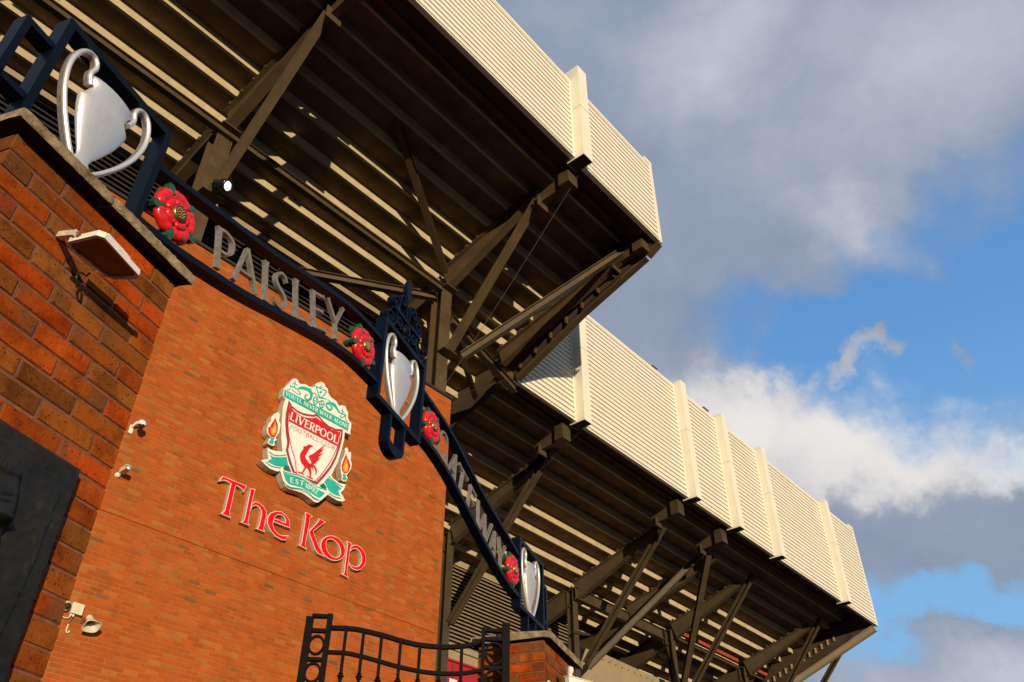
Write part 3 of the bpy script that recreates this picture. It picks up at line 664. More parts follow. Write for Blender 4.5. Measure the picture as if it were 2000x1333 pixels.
# ------------------------------------------------------------------ flared serif capitals drawn as pen strokes (height 1, width a)
def glyph(ch, a, T=0.17, t=0.10):
    S = []
    def stem(x0, y0, x1, y1, w, f0=1.7, f1=1.7):
        n = 8; p = []
        for i in range(n + 1):
            k = i / n
            fl = 1 + (f0 - 1) * max(0, 1 - k / 0.16) ** 1.6 + (f1 - 1) * max(0, (k - 0.84) / 0.16) ** 1.6
            p.append((x0 + (x1 - x0) * k, y0 + (y1 - y0) * k, w * fl))
        # keep samples close to the flare
        ks = [0, .04, .08, .13, .18, .5, .82, .87, .92, .96, 1]
        p = []
        for k in ks:
            fl = 1 + (f0 - 1) * max(0, 1 - k / 0.18) ** 1.7 + (f1 - 1) * max(0, (k - 0.82) / 0.18) ** 1.7
            p.append((x0 + (x1 - x0) * k, y0 + (y1 - y0) * k, w * fl))
        S.append(p)
    def arc(pts): S.append(smooth_path(pts, 6))
    if ch in 'PRB':
        stem(.14, 0, .14, 1, T)
        if ch == 'P': arc([(.14, .96, t), (a * .55, .97, t), (a * .90, .86, T * .9), (a * .94, .70, T), (a * .86, .54, T * .8), (a * .55, .45, t), (.14, .46, t * .9)])
        if ch == 'R':
            arc([(.14, .96, t), (a * .5, .97, t), (a * .80, .86, T * .9), (a * .84, .73, T), (a * .76, .58, T * .8), (a * .5, .51, t), (.14, .51, t * .9)])
            stem(a * .45, .52, a * .95, .0, T, 1, 1.3)
        if ch == 'B':
            arc([(.14, .96, t), (a * .5, .97, t), (a * .78, .87, T * .9), (a * .80, .75, T), (a * .7, .60, T * .8), (.14, .54, t * .9)])
            arc([(.14, .54, t), (a * .55, .54, t), (a * .88, .42, T * .9), (a * .90, .27, T), (a * .78, .09, T * .8), (a * .5, .04, t), (.14, .04, t)])
    elif ch == 'A':
        stem(.06, 0, a * .5, 1, t, 1.8, 1.1); stem(a * .5, 1, a - .08, 0, T, 1.1, 1.5); S.append([(a * .24, .34, t * .8), (a * .76, .34, t * .8)])
    elif ch == 'V':
        stem(.06, 1, a * .5, 0, T, 1.6, 1.0); stem(a * .5, 0, a - .06, 1, t, 1.0, 1.8)
    elif ch == 'I' or ch == '1':
        stem(a * .5, 0, a * .5, 1, T)
        if ch == '1': S.append([(a * .5, .97, t), (a * .08, .78, t * .6)])
    elif ch == 'S':
        arc([(a * .90, .80, T * .5), (a * .78, .93, t), (a * .52, .98, t), (a * .22, .88, T * .8), (a * .16, .72, T), (a * .32, .57, T * 1.1), (a * .66, .43, T * 1.1), (a * .84, .26, T), (a * .74, .09, T * .8), (a * .46, .02, t), (a * .20, .07, t), (a * .07, .22, T * .5)])
    elif ch == 'L':
        stem(.14, 0, .14, 1, T); stem(.14, .045, a * .98, .045, t, 1, 2.2)
    elif ch in 'EF':
        stem(.14, 0, .14, 1, T); stem(.14, .955, a * .93, .955, t, 1, 2.1); stem(.14, .53, a * .82, .53, t, 1, 2.0)
        if ch == 'E': stem(.14, .045, a * .98, .045, t, 1, 2.2)
    elif ch == 'Y':
        stem(a * .5, 0, a * .5, .48, T, 1.7, 1); stem(a * .06, 1, a * .5, .44, T, 1.5, 1); stem(a * .5, .44, a * .95, 1, t, 1, 1.7)
    elif ch in 'GC':
        arc([(a * .93, .78, T * .4), (a * .80, .92, t), (a * .55, .98, t), (a * .26, .88, T * .9), (a * .10, .62, T * 1.1), (a * .11, .36, T * 1.1), (a * .28, .11, T * .9), (a * .56, .02, t), (a * .80, .07, t), (a * .93, .18, t)])
        if ch == 'G': stem(a * .90, .05, a * .90, .44, T, 1, 1.5)
    elif ch == 'T':
        stem(a * .5, 0, a * .5, .97, T, 1.7, 1); stem(a * .04, .955, a * .96, .955, t, 2.0, 2.0)
    elif ch == 'W':
        stem(a * .04, 1, a * .28, 0, T, 1.5, 1); stem(a * .28, 0, a * .5, .92, t, 1, 1.2); stem(a * .5, .92, a * .72, 0, T, 1.2, 1); stem(a * .72, 0, a * .97, 1, t, 1, 1.7)
    elif ch == 'N':
        stem(.10, 0, .10, 1, t, 1.8, 1.3); stem(.10, 1, a - .10, 0, T, 1, 1); stem(a - .10, 0, a - .10, 1, t, 1, 1.8)
    elif ch == 'O':
        arc([(a * (.5 + .42 * math.cos(k * math.pi / 6)), .5 + .47 * math.sin(k * math.pi / 6), t + (T - t) * abs(math.cos(k * math.pi / 6))) for k in range(13)])
    elif ch == 'U':
        arc([(.12, 1, T * 1.5), (.12, .9, T), (.12, .32, T), (a * .3, .06, T * .8), (a * .6, .03, t), (a * .84, .2, t), (a * .88, .4, t), (a * .88, .9, t), (a * .88, 1, t * 1.8)])
    elif ch == 'K':
        stem(.14, 0, .14, 1, T); stem(.16, .47, a * .90, 1, t, 1, 1.7); stem(a * .36, .60, a * .97, 0, T, 1, 1.4)
    elif ch == "'":
        S.append([(a * .55, 1, T), (a * .4, .72, t * .4)])
    elif ch == '.':
        S.append([(a * .5 - .07, .5, .14), (a * .5 + .07, .5, .14)])
    elif ch == '8':
        arc([(a * (.5 + .33 * math.cos(k * math.pi / 6)), .75 + .21 * math.sin(k * math.pi / 6), t + (T - t) * .7 * abs(math.cos(k * math.pi / 6))) for k in range(13)])
        arc([(a * (.5 + .40 * math.cos(k * math.pi / 6)), .28 + .25 * math.sin(k * math.pi / 6), t + (T - t) * abs(math.cos(k * math.pi / 6))) for k in range(13)])
    elif ch == '9':
        arc([(a * (.5 + .38 * math.cos(k * math.pi / 6)), .68 + .28 * math.sin(k * math.pi / 6), t + (T - t) * abs(math.cos(k * math.pi / 6))) for k in range(13)])
        arc([(a * .88, .68, T), (a * .84, .40, T * .9), (a * .62, .12, t), (a * .30, .02, t * .8)])
    elif ch == '2':
        arc([(a * .14, .78, T * .6), (a * .30, .94, t), (a * .56, .97, t), (a * .82, .84, T), (a * .82, .66, T), (a * .60, .40, T * .8), (a * .16, .06, t)]); stem(a * .10, .05, a * .95, .05, t, 1, 1.8)
    return S

ADV = {'I': .34, 'L': .62, 'E': .62, 'F': .60, 'T': .72, 'V': .78, 'R': .70, 'P': .64, 'O': .92, 'B': .68, 'A': .80, 'C': .80, 'U': .78, 'Y': .74, 'N': .82, 'W': 1.08, 'K': .74, "'": .26, ' ': .34, 'S': .56, 'G': .86}

def put_glyph(mb, ch, bl, br, tl, fn, a, b, m=0, mside=None, T=0.17, t=0.10):
    """write one letter into the parallelogram with corners bl, br, tl"""
    w = math.hypot(br[0] - bl[0], br[1] - bl[1]); h = math.hypot(tl[0] - bl[0], tl[1] - bl[1])
    asp = w / h
    ex = ((br[0] - bl[0]) / w * h, (br[1] - bl[1]) / w * h); ey = (tl[0] - bl[0], tl[1] - bl[1])
    for i, st in enumerate(glyph(ch, asp, T, t)):
        pts = [(bl[0] + ex[0] * x + ey[0] * y, bl[1] + ex[1] * x + ey[1] * y, wd * h) for x, y, wd in st]
        mb.ribbon(pts, fn, a - i * 0.0006, b, m, mside)

def put_text(mb, text, p0, p1, tl, fn, a, b, m=0, T=0.17, t=0.10, gap=0.10):
    total = sum(ADV[c] + gap for c in text) - gap
    ux, uy = (p1[0] - p0[0]) / total, (p1[1] - p0[1]) / total
    hx, hy = tl[0] - p0[0], tl[1] - p0[1]
    x = 0.0
    for c in text:
        if c != ' ':
            bl = (p0[0] + ux * x, p0[1] + uy * x); br = (bl[0] + ux * ADV[c], bl[1] + uy * ADV[c])
            put_glyph(mb, c, bl, br, (bl[0] + hx, bl[1] + hy), fn, a, b, m, None, T, t)
        x += ADV[c] + gap

# ================================================================== GROUND
g = MB(); g.box(-300, 300, -300, 300, -0.5, 0.0)
o = g.build('ground', M['asphalt']); tag(o, kind='structure')
g = MB(); g.box(-30, 75, 8.0, 13.0, -0.2, 0.10)
o = g.build('pavement', M['paving']); o.rotation_euler = (0, 0, ROT_S); tag(o, kind='structure')

# ================================================================== BRICK BUILDING WITH THE CLUB SIGN
WD = 13.2                       # distance of the wall's face
WS0, WS1, WTOP = -1.0, 12.88, 13.88
hall = Thing('brick_building', ROT_S, (WS1, WD, 0), 'tall plain orange brick building behind the gateway arch, carrying the club signs', 'building')
core = MB()
core.box(WS0, WS1 - 0.004, WD + 0.005, WD + 1.7, 0, 7.7955)
core.box(WS0, WS1 - 0.004, WD + 0.005, WD + 1.7, 7.8045, WTOP)
hall.part('mortar_bed', core, M['wall_mortar'])
jn = MB(); jn.box(WS0, WS1 - 0.012, WD + 0.022, WD + 1.7, 7.7955, 7.8045)
for x in (5.9, 6.62, 7.3, 8.35, 9.1, 9.9, 11.2, 12.1): jn.box(x - .006, x + .006, WD + 0.004, WD + 0.0085, 7.8045, 7.88)
hall.part('movement_joint', jn, M['groove'])
cp = MB(); cp.box(WS0 - .05, WS1 + .05, WD - .05, WD + 1.75, WTOP + 0.001, WTOP + .07)
hall.part('parapet_capping', cp, M['louvre_dark'])
CH = 0.075
rows = int(WTOP / CH)
singles = []; rest = MB()
def wall_course_z(i):
    z = i * CH + 0.0375
    return z
v_str = [chamfer_brick(0.216, 0.02, 0.064, 0.003).mesh('brick_stretcher', M['wall_brick']) for _ in range(6)]
v_hdr = [chamfer_brick(0.103, 0.02, 0.064, 0.003).mesh('brick_header', M['wall_brick']) for _ in range(3)]
rng = random.Random(11)
cand = []
for i in range(rows):
    z = wall_course_z(i)
    if i % 2 == 0:
        xs = [(WS1 - 0.108 - 0.225 * k - 0.0, 0.216) for k in range(int((WS1 - WS0) / 0.225))]
    else:
        xs = [(WS1 - 0.0515, 0.103)] + [(WS1 - 0.1125 - 0.108 - 0.225 * k, 0.216) for k in range(int((WS1 - WS0 - .11) / 0.225))]
    for x, w in xs:
        cand.append((x, z, w))
# the bricks that show largest are the ones nearest the camera and inside the picture
def near_key(c):
    x, z, w = c
    vis = 0 if (3.75 + (z - 4.5) * 0.17 < x < 9.5 and 4.6 < z) else 100
    return vis + math.sqrt((x) ** 2 + WD ** 2 + (z - 1.6) ** 2)
cand.sort(key=near_key)
for k, (x, z, w) in enumerate(cand):
    dy = rng.uniform(-0.0025, 0.0020)
    if k < 300:
        hall.inst('brick', rng.choice(v_str if w > .15 else v_hdr), (x, WD + dy, z))
    else:
        c = 0.003; h = 0.064
        x0, x1, z0, z1 = x - w / 2, x + w / 2, z - h / 2, z + h / 2; y = WD + dy
        rest.add([(x0, y, z0), (x1, y, z0), (x1, y, z1), (x0, y, z1), (x0, y + .016, z0), (x1, y + .016, z0), (x1, y + .016, z1), (x0, y + .016, z1)],
                 [(0, 1, 2, 3), (0, 4, 5, 1), (1, 5, 6, 2), (2, 6, 7, 3), (3, 7, 4, 0)])
# the return face at the right-hand corner
for i in range(rows):
    z = wall_course_z(i)
    for k in range(7):
        y0 = WD + 0.004 + 0.225 * k + (0.1125 if i % 2 else 0); y1 = y0 + 0.216
        if y1 > WD + 1.69: continue
        x = WS1 + rng.uniform(-.002, .002)
        rest.add([(x, y0, z - .032), (x, y1, z - .032), (x, y1, z + .032), (x, y0, z + .032), (x - .014, y0, z - .032), (x - .014, y1, z - .032), (x - .014, y1, z + .032), (x - .014, y0, z + .032)],
                 [(0, 1, 2, 3), (0, 4, 5, 1), (1, 5, 6, 2), (2, 6, 7, 3), (3, 7, 4, 0)])
hall.part('brick_courses', rest, M['wall_brick_rest'], kind='stuff')

# ================================================================== GRANDSTAND
st = Thing('grandstand', ROT_S, (25, 16, 0), 'huge stand with cream ribbed cladding over dark raking terraces and rusty steel props', 'grandstand')
D1, D2 = 9.634, 16.0
Z1a, Z1b = 21.78, 25.68
Z2a, Z2b = 18.93, 24.98
PITCH = 0.228
def cladding(s0, s1, d, za, zb):
    """sheet with horizontal corrugations, one trapezoidal rib after another"""
    b = MB(); n = max(1, round((zb - za - 0.16) / PITCH)); p = (zb - za - 0.16) / n
    prof = [(za, 0.0), (za + 0.08, 0.0)]
    for i in range(n):
        z = za + 0.08 + i * p
        prof += [(z + p * .06, 0.0), (z + p * .12, 0.11), (z + p * .34, 0.11), (z + p * .40, 0.0), (z + p, 0.0)]
    prof += [(zb, 0.0), (zb, 0.14)]
    prof = [(za, 0.14)] + prof
    for i in range(len(prof) - 1):
        (z0, y0), (z1, y1) = prof[i], prof[i + 1]
        b.add([(s0, d + y0, z0), (s1, d + y0, z0), (s1, d + y1, z1), (s0, d + y1, z1)], [(0, 1, 2, 3)])
    b.add([(s0, d + .14, za), (s1, d + .14, za), (s1, d + .14, zb), (s0, d + .14, zb)], [(3, 2, 1, 0)])
    for x, q in ((s0, 1), (s1, -1)):
        b.add([(x, d, za), (x, d + .14, za), (x, d + .14, zb), (x, d, zb)], [(0, 1, 2, 3) if q < 0 else (3, 2, 1, 0)])
    return b
def fascia(s_from, s_to, d, za, zb, ribs, rw, rp, over):
    cuts = [s_from] + [x for r in ribs for x in (r - rw / 2, r + rw / 2)] + [s_to]
    for k in range(0, len(cuts), 2):
        a, c = cuts[k], cuts[k + 1]
        st.part('cladding_panel', cladding(a + 0.004, c - 0.004, d, za, zb), M['cladding'])
        tr = MB()
        for e0, e1 in ((a + .004, a + .10), (c - .10, c - .004)):
            tr.box(e0, e1, d - 0.016, d - 0.003, za + .003, zb - .003)
        tr.box(a + .103, c - .103, d - 0.016, d - 0.003, zb - .15, zb - .004)
        tr.box(a + .103, c - .103, d - 0.016, d - 0.003, za + .003, za + .06)
        st.part('panel_trim', tr, M['cladding_trim'])
    for r in ribs:
        b = MB(); b.box(r - rw / 2, r + rw / 2, d - rp, d + 0.3, za - 0.06, zb + over)
        rb = st.part('cladding_rib', b, M['cladding_trim'])
        q = MB(); q.box(r - rw / 2 + .01, r + rw / 2 - .01, d - rp + .01, d + .28, za - .072, za - .0605); st.part('rib_sole', q, M['soffit'], parent=rb)
        j = MB(); j.box(r - rw / 2 - .006, r + rw / 2 + .006, d - rp - .006, d - .02, (za + zb) / 2 + .35, (za + zb) / 2 + .37)
        st.part('rib_joint', j, M['sign_side'], parent=rb)
fascia(-4.0, 18.80, D1, Z1a, Z1b, [-2.4, 6.05, 14.26], 0.46, 0.34, 0.55)
fascia(18.83, 51.52, D2, Z2a, Z2b, [22.53, 30.68, 34.55, 38.80, 46.75], 0.46, 0.40, 0.10)
# end caps and corner flashings
b = MB(); b.box(18.80, 18.88, D1 - .03, D1 + .16, Z1a - .02, Z1b + .02); b.box(18.45, 18.92, D1 - .02, D1 + .4, Z1b + .03, Z1b + .22)
st.part('corner_flashing', b, M['cladding_trim'])
b = MB(); b.box(51.52, 51.60, D2 - .03, D2 + .16, Z2a - .02, Z2b + .02); b.box(50.9, 51.62, D2 - .02, D2 + .4, Z2b + .03, Z2b + .22)
st.part('corner_flashing', b, M['cladding_trim'])
# flat roofs behind the cladding, with small vents
b = MB(); b.box(-4, 18.7, D1 + .12, 30, Z1b - .5, Z1b - .35); st.part('roof_deck', b, M['cladding_trim'])
b = MB(); b.box(18.72, 51.4, D2 + .12, 40, Z2b - .5, Z2b - .35); st.part('roof_deck', b, M['cladding_trim'])
for s_, w_ in ((28.95, .35), (33.65, .45)):
    b = MB(); b.box(s_, s_ + w_, D2 + .15, D2 + .6, Z2b - .4, Z2b + .34); b.box(s_ - .03, s_ + w_ + .03, D2 + .12, D2 + .63, Z2b + .341, Z2b + .38); st.part('roof_vent', b, M['grey_metal'])
# end walls of the stand above the terraces
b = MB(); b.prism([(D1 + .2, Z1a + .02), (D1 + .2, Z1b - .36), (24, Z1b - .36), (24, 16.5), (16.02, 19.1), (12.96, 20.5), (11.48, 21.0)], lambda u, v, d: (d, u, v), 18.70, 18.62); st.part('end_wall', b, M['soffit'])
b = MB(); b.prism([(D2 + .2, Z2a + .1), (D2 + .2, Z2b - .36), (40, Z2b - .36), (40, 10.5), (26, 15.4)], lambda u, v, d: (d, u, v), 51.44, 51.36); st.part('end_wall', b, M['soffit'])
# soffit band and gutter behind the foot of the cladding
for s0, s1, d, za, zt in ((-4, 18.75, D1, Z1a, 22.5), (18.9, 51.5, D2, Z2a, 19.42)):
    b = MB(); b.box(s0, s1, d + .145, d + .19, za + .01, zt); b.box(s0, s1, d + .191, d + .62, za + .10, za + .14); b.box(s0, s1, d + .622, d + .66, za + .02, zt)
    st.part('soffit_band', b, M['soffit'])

# terraces: each row an L-shaped precast unit, riser towards the viewer
def terrace(s0, s1, ds, z_at, run, rise, name='terrace_row'):
    for d in ds:
        z = z_at(d)
        b = MB()
        b.box(s0, s1, d, d + 0.10, z, z + rise + .04, 0)                     # riser
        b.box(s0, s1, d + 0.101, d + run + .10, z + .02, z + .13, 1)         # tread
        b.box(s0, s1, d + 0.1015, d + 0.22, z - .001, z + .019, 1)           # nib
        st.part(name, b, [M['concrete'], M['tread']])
z1 = lambda d: 21.36 - 0.37 * (d - 14.25)
z2 = lambda d: 18.34 - 0.37 * (d - 21.33)
K2 = 1.0226
terrace(-4, 18.60, [14.25 + .80 * i for i in range(-5, 6)], z1, .80, .296)
terrace(16.4, 51.30, [21.33 + .86 * i for i in range(-6, 3)], z2, .86, .318)
terrace(16.4, 51.30, [23.91], z2, .64, .24)
terrace(16.4, 51.30, [24.57 + .80 * i for i in range(11)], z2, .80, .296)
st.xf = K2
st.xf = 1.0
b = MB(); b.box(40.4, 46.9, 22.88, 22.92, 17.09, 17.28); st.part('red_fascia_board', b, M['red_board'])
b = MB(); b.box(48.1, 50.6, 22.88, 22.92, 17.09, 17.28); st.part('red_fascia_board', b, M['red_board'])
st.xf = 1.0
# back of house behind the lowest rows
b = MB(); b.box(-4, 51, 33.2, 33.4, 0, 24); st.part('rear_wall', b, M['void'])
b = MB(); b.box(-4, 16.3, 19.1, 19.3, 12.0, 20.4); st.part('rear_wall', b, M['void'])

# louvred walls under the terraces
def louvres(s0, s1, d, za, zb, pitch):
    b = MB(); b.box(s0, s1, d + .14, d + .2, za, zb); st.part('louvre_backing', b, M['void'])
    n = int((zb - za) / pitch)
    for i in range(n):
        z = za + pitch * (i + .5)
        q = MB(); h = pitch * .36
        q.add([(s0, d, z - h), (s1, d, z - h), (s1, d + .11, z + h), (s0, d + .11, z + h), (s0, d + .012, z - h - .012), (s1, d + .012, z - h - .012), (s1, d + .122, z + h - .012), (s0, d + .122, z + h - .012)],
              [(0, 1, 2, 3), (7, 6, 5, 4), (0, 4, 5, 1), (2, 6, 7, 3), (1, 5, 6, 2), (3, 7, 4, 0)])
        q.box(s0, s1, d - .012, d - .002, z - h - .02, z - h + .045)
        st.part('louvre_slat', q, LM[0])
    b = MB(); b.box(s0, s1, d - .06, d + .2, zb + .002, zb + .20); st.part('louvre_head_beam', b, M['pale'])
    b = MB()
    x = s0
    while x < s1 - .3:
        b.box(x, x + .17, d - .03, d + .12, zb + .202, zb + .40); x += .34
    st.part('decking_end_caps', b, M['steel'])
    b = MB(); b.box(s0, s1, d - .08, d + .2, za - .22, za - .002); st.part('louvre_sill', b, M['pale'])
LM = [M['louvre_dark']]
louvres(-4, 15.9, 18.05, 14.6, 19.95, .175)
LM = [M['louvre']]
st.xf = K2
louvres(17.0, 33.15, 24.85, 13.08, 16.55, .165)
# wall below the louvres, with a pale band
b = MB(); b.box(17.0, 33.1, 24.86, 25.1, 12.45, 12.85); st.part('wall_band', b, M['pale'])
b = MB(); b.box(17.0, 33.1, 24.90, 25.2, 0, 12.44); st.part('lower_wall', b, M['pale'])
b = MB()
for x in (30.9, 31.4, 31.9, 32.5): b.box(x, x + .16, 24.6, 24.72, 16.8, 17.35)
b.box(29.5, 33.1, 24.5, 24.58, 17.36, 17.5)
st.part('mullion', b, M['pale'])
st.xf = 1.0

# steelwork: (s, d, z)
def P3(s, d, z): return (s, d, z)
def column(s, d, z0, z1, w=.42, m='steel'):
    b = MB(); b.ibeam((s, d, z1), (s, d, z0), w, w, w, .03, .03, up=(0, -1, 0))
    # flanges face the viewer; stiffened with an end plate
    b.box(s - w / 2 - .02, s + w / 2 + .02, d - .02, d + w + .02, z1 - .03, z1)
    o = st.part('steel_column', b, M[m])
    q = MB()
    for k in range(6):
        for sx in (-1, 1):
            q.lathe([(.022, 0), (.022, .02), (0, .024)], (s + sx * w * .33, d, z1 - .12 - k * .14), (0, -1, 0), 6)
    st.part('bolt', q, M['steel'], parent=o, kind='stuff')
    return o
def raker(p, q, h0, h1, w=.30, m='steel', cleats=True):
    b = MB(); b.ibeam(p, q, w, h0, h1, .035, .03)
    o = st.part('raker_beam', b, M[m])
    if cleats:
        c = MB(); L = max(1, int((q[1] - p[1]) / .42))
        for i in range(L):
            k = (i + .5) / L; x, y, z = (p[n_] + (q[n_] - p[n_]) * k for n_ in range(3))
            c.box(x - w / 2 - .02, x - w / 2 + .05, y - .05, y + .05, z - .03, z + .09)
        st.part('cleat', c, M[m], parent=o, kind='stuff')
    return o
def strut(p, q, w=.30, m='steel'):
    b = MB(); b.ibeam(p, q, w, w, w, .025, .025)
    return st.part('steel_strut', b, M[m])
def bracket(s, d, z, w=.36, m='steel'):
    """box-ended stub that hangs from the soffit over the strut head"""
    b = MB(); b.box(s - w / 2, s + w / 2, d, d + .40, z, z + .75); o = st.part('stub_bracket', b, M[m])
    b = MB(); b.add([(s - .10, d + .401, z + .02), (s + .10, d + .401, z + .02), (s + .10, d + 1.5, z - .05), (s - .10, d + 1.5, z - .05), (s - .10, d + .401, z + .6), (s + .10, d + .401, z + .6), (s + .10, d + 1.5, z + .28), (s - .10, d + 1.5, z + .28)],
                   [(3, 2, 1, 0), (4, 5, 6, 7), (0, 1, 5, 4), (1, 2, 6, 5), (2, 3, 7, 6), (3, 0, 4, 7)])
    b.box(s - .24, s + .24, d + 1.2, d + 1.24, z - .25, z + .2)
    st.part('gusset', b, M[m], parent=o)
    return o
# near block
for s, foot in ((-2.4, 13.0), (6.0, 13.0), (14.5, 13.0)):
    column(s, 15.35, foot, 20.05, .46)
    raker((s + .16, 11.5, 22.36), (s - .06, 15.55, 20.86), .30, .95)
    raker((s - .06, 15.95, 20.70), (s - .06, 18.6, 19.74), .80, .70)
    st.xf = 0.988; bracket(s + .1, 10.15, 21.46, .46); st.xf = 1.0
    strut((s, 11.55, 21.70), (s, 15.15, 17.45), .22)
    b = MB(); b.box(s - .28, s + .28, 15.0, 15.36, 17.30, 17.34); st.part('foot_plate', b, M['steel'])
    b = MB(); b.box(s - .27, s + .27, 15.10, 15.349, 19.96, 20.0); st.part('cap_plate', b, M['steel'])
b = MB(); b.ibeam((-4, 15.30, 20.02), (14.2, 15.30, 19.95), .18, .26, .26, .02, .02); st.part('tie_beam', b, M['steel'])
b = MB(); b.ibeam((14.75, 15.30, 18.98), (18.6, 15.9, 18.55), .22, .30, .30, .02, .02); st.part('tie_beam', b, M['steel'])
b = MB(); b.ibeam((14.2, 15.6, 19.75), (9.6, 17.6, 19.0), .20, .24, .24, .02, .02); st.part('wind_brace', b, M['steel'])
b = MB(); b.ibeam((14.75, 15.6, 19.6), (18.2, 17.4, 18.6), .16, .2, .2, .02, .02); st.part('wind_brace', b, M['steel'])
b = MB(); b.ibeam((14.15, 15.1, 20.45), (9.56, 12.86, 22.15), .20, .20, .20, .02, .02); st.part('wind_brace', b, M['steel'])
# corner frame of the near block (set out from the corner itself)
st.xf = 1.0
raker((18.36, 10.9, 21.72), (18.16, 16.3, 20.0), .30, .72)
bracket(18.42, 10.0, 21.38, .42)
strut((18.25, 10.95, 21.82), (14.65, 14.75, 17.15), .24)
b = MB()
edge = [(18.74, 9.80, 21.90), (18.74, 10.28, 21.60), (18.74, 11.48, 21.16), (18.74, 12.96, 20.62), (18.74, 16.02, 19.18)]
for p, q in zip(edge, edge[1:]): b.ibeam(p, q, .24, .34, .34, .03, .03)
st.part('edge_beam', b, M['steel'])
b = MB()
for k in range(7):
    y = 11.4 + k * .7; b.box(18.50, 18.62, y, y + .06, 21.05 - (y - 11.4) * .44, 21.35 - (y - 11.4) * .42)
st.part('edge_cleats', b, M['steel'], kind='stuff')
b = MB(); b.ibeam((18.3, 16.0, 19.2), (18.3, 16.6, 19.0), .3, .5, .5); b.box(18.1, 18.5, 15.9, 16.2, 18.7, 19.1); st.part('end_plate', b, M['steel'])
b = MB(); b.ibeam((15.0, 17.4, 17.75), (16.8, 18.6, 17.65), .16, .18, .18, .02, .02); st.part('wind_brace', b, M['steel'])
# far block
st.xf = K2
for p, q in (((23.08, 18.14, 18.60), (22.64, 22.85, 16.87)), ((31.35, 18.20, 18.58), (30.86, 22.77, 16.90)), ((35.91, 17.99, 18.66), (34.99, 22.61, 16.96)), ((39.27, 18.47, 18.49), (38.74, 22.40, 17.04)), ((47.41, 18.52, 18.47), (46.73, 22.49, 17.00)), ((51.40, 18.33, 18.53), (51.10, 22.25, 17.09))):
    raker(p, q, .28, .85, m='steel_far')
    if 23 > q[0] or q[0] > 35.5 or 30 < q[0] < 31: column(q[0] + .1, q[1], 4.0, q[2] - .3, .36, 'steel_far')
    raker((q[0], q[1] + .5, q[2] - .2), (q[0], 31.5, q[2] - .2 - .37 * (31.0 - q[1])), .9, .9, m='steel_far', cleats=False)
st.xf = 0.975
for s in (22.8, 31.2, 35.1): bracket(s, 16.85, 18.70, .50, m='steel_far')
st.xf = K2
strut((22.8, 17.75, 18.62), (22.8, 22.80, 12.95), .25, 'steel_far')
strut((31.2, 17.95, 18.48), (31.2, 22.60, 13.35), .25, 'steel_far')
strut((35.0, 17.6, 18.92), (31.35, 22.60, 13.25), .25, 'steel_far')
strut((35.2, 17.9, 18.5), (39.2, 22.7, 13.2), .26, 'steel_far')
strut((39.4, 17.75, 18.80), (39.4, 22.7, 13.2), .25, 'steel_far')
strut((47.9, 17.95, 18.92), (47.9, 22.8, 13.2), .25, 'steel_far')
strut((51.0, 17.75, 18.55), (51.0, 22.8, 13.2), .25, 'steel_far')
st.xf = 1.0
b = MB(); b.box(31.40, 39.05, 23.05, 23.09, 16.45, 16.92); b.box(31.40, 39.05, 22.95, 23.25, 16.40, 16.449); b.box(31.40, 39.05, 22.95, 23.25, 16.921, 16.95); st.part('spine_beam', b, M['steel_far'])
b = MB(); b.box(39.75, 47.6, 23.25, 23.29, 16.95, 17.15); b.box(48.2, 50.8, 23.25, 23.29, 16.95, 17.15); st.part('spine_beam', b, M['steel_far'])
st.xf = 1.0
b = MB(); b.ibeam((51.4, 16.2, 18.95), (51.4, 26.0, 15.3), .24, .36, .36, .03, .03); st.part('edge_beam', b, M['pale'])
b = MB()
for k in range(14): b.box(51.28, 51.50, 18.6 + k * .42, 18.6 + k * .42 + .10, 18.55 - k * .157, 18.86 - k * .157)
st.part('edge_cleats', b, M['pale'], kind='stuff')
b = MB(); b.ibeam((31.3, 23.2, 14.9), (33.4, 23.4, 15.3), .10, .10, .10); b.tube([(33.3, 26.0, 12.0), (33.3, 26.0, 15.9)], .09); st.part('service_pipe', b, M['steel_far'])
# bolted cream hood over the lower concourse
b = MB()
b.prism([(31.4, 11.0), (31.5, 14.70), (35.0, 14.98), (39.0, 14.90), (43.2, 14.98), (43.3, 11.0)], plane, 24.2, 24.4)
hood = st.part('concourse_hood', b, M['pale'])
b = MB()
for k in range(16): b.lathe([(.035, 0), (.035, .03), (.0, .035)], (32.2 + k * .55, 24.2, 14.66), (0, -1, 0), 8)
st.part('bolt', b, M['steel_far'], parent=hood, kind='stuff')

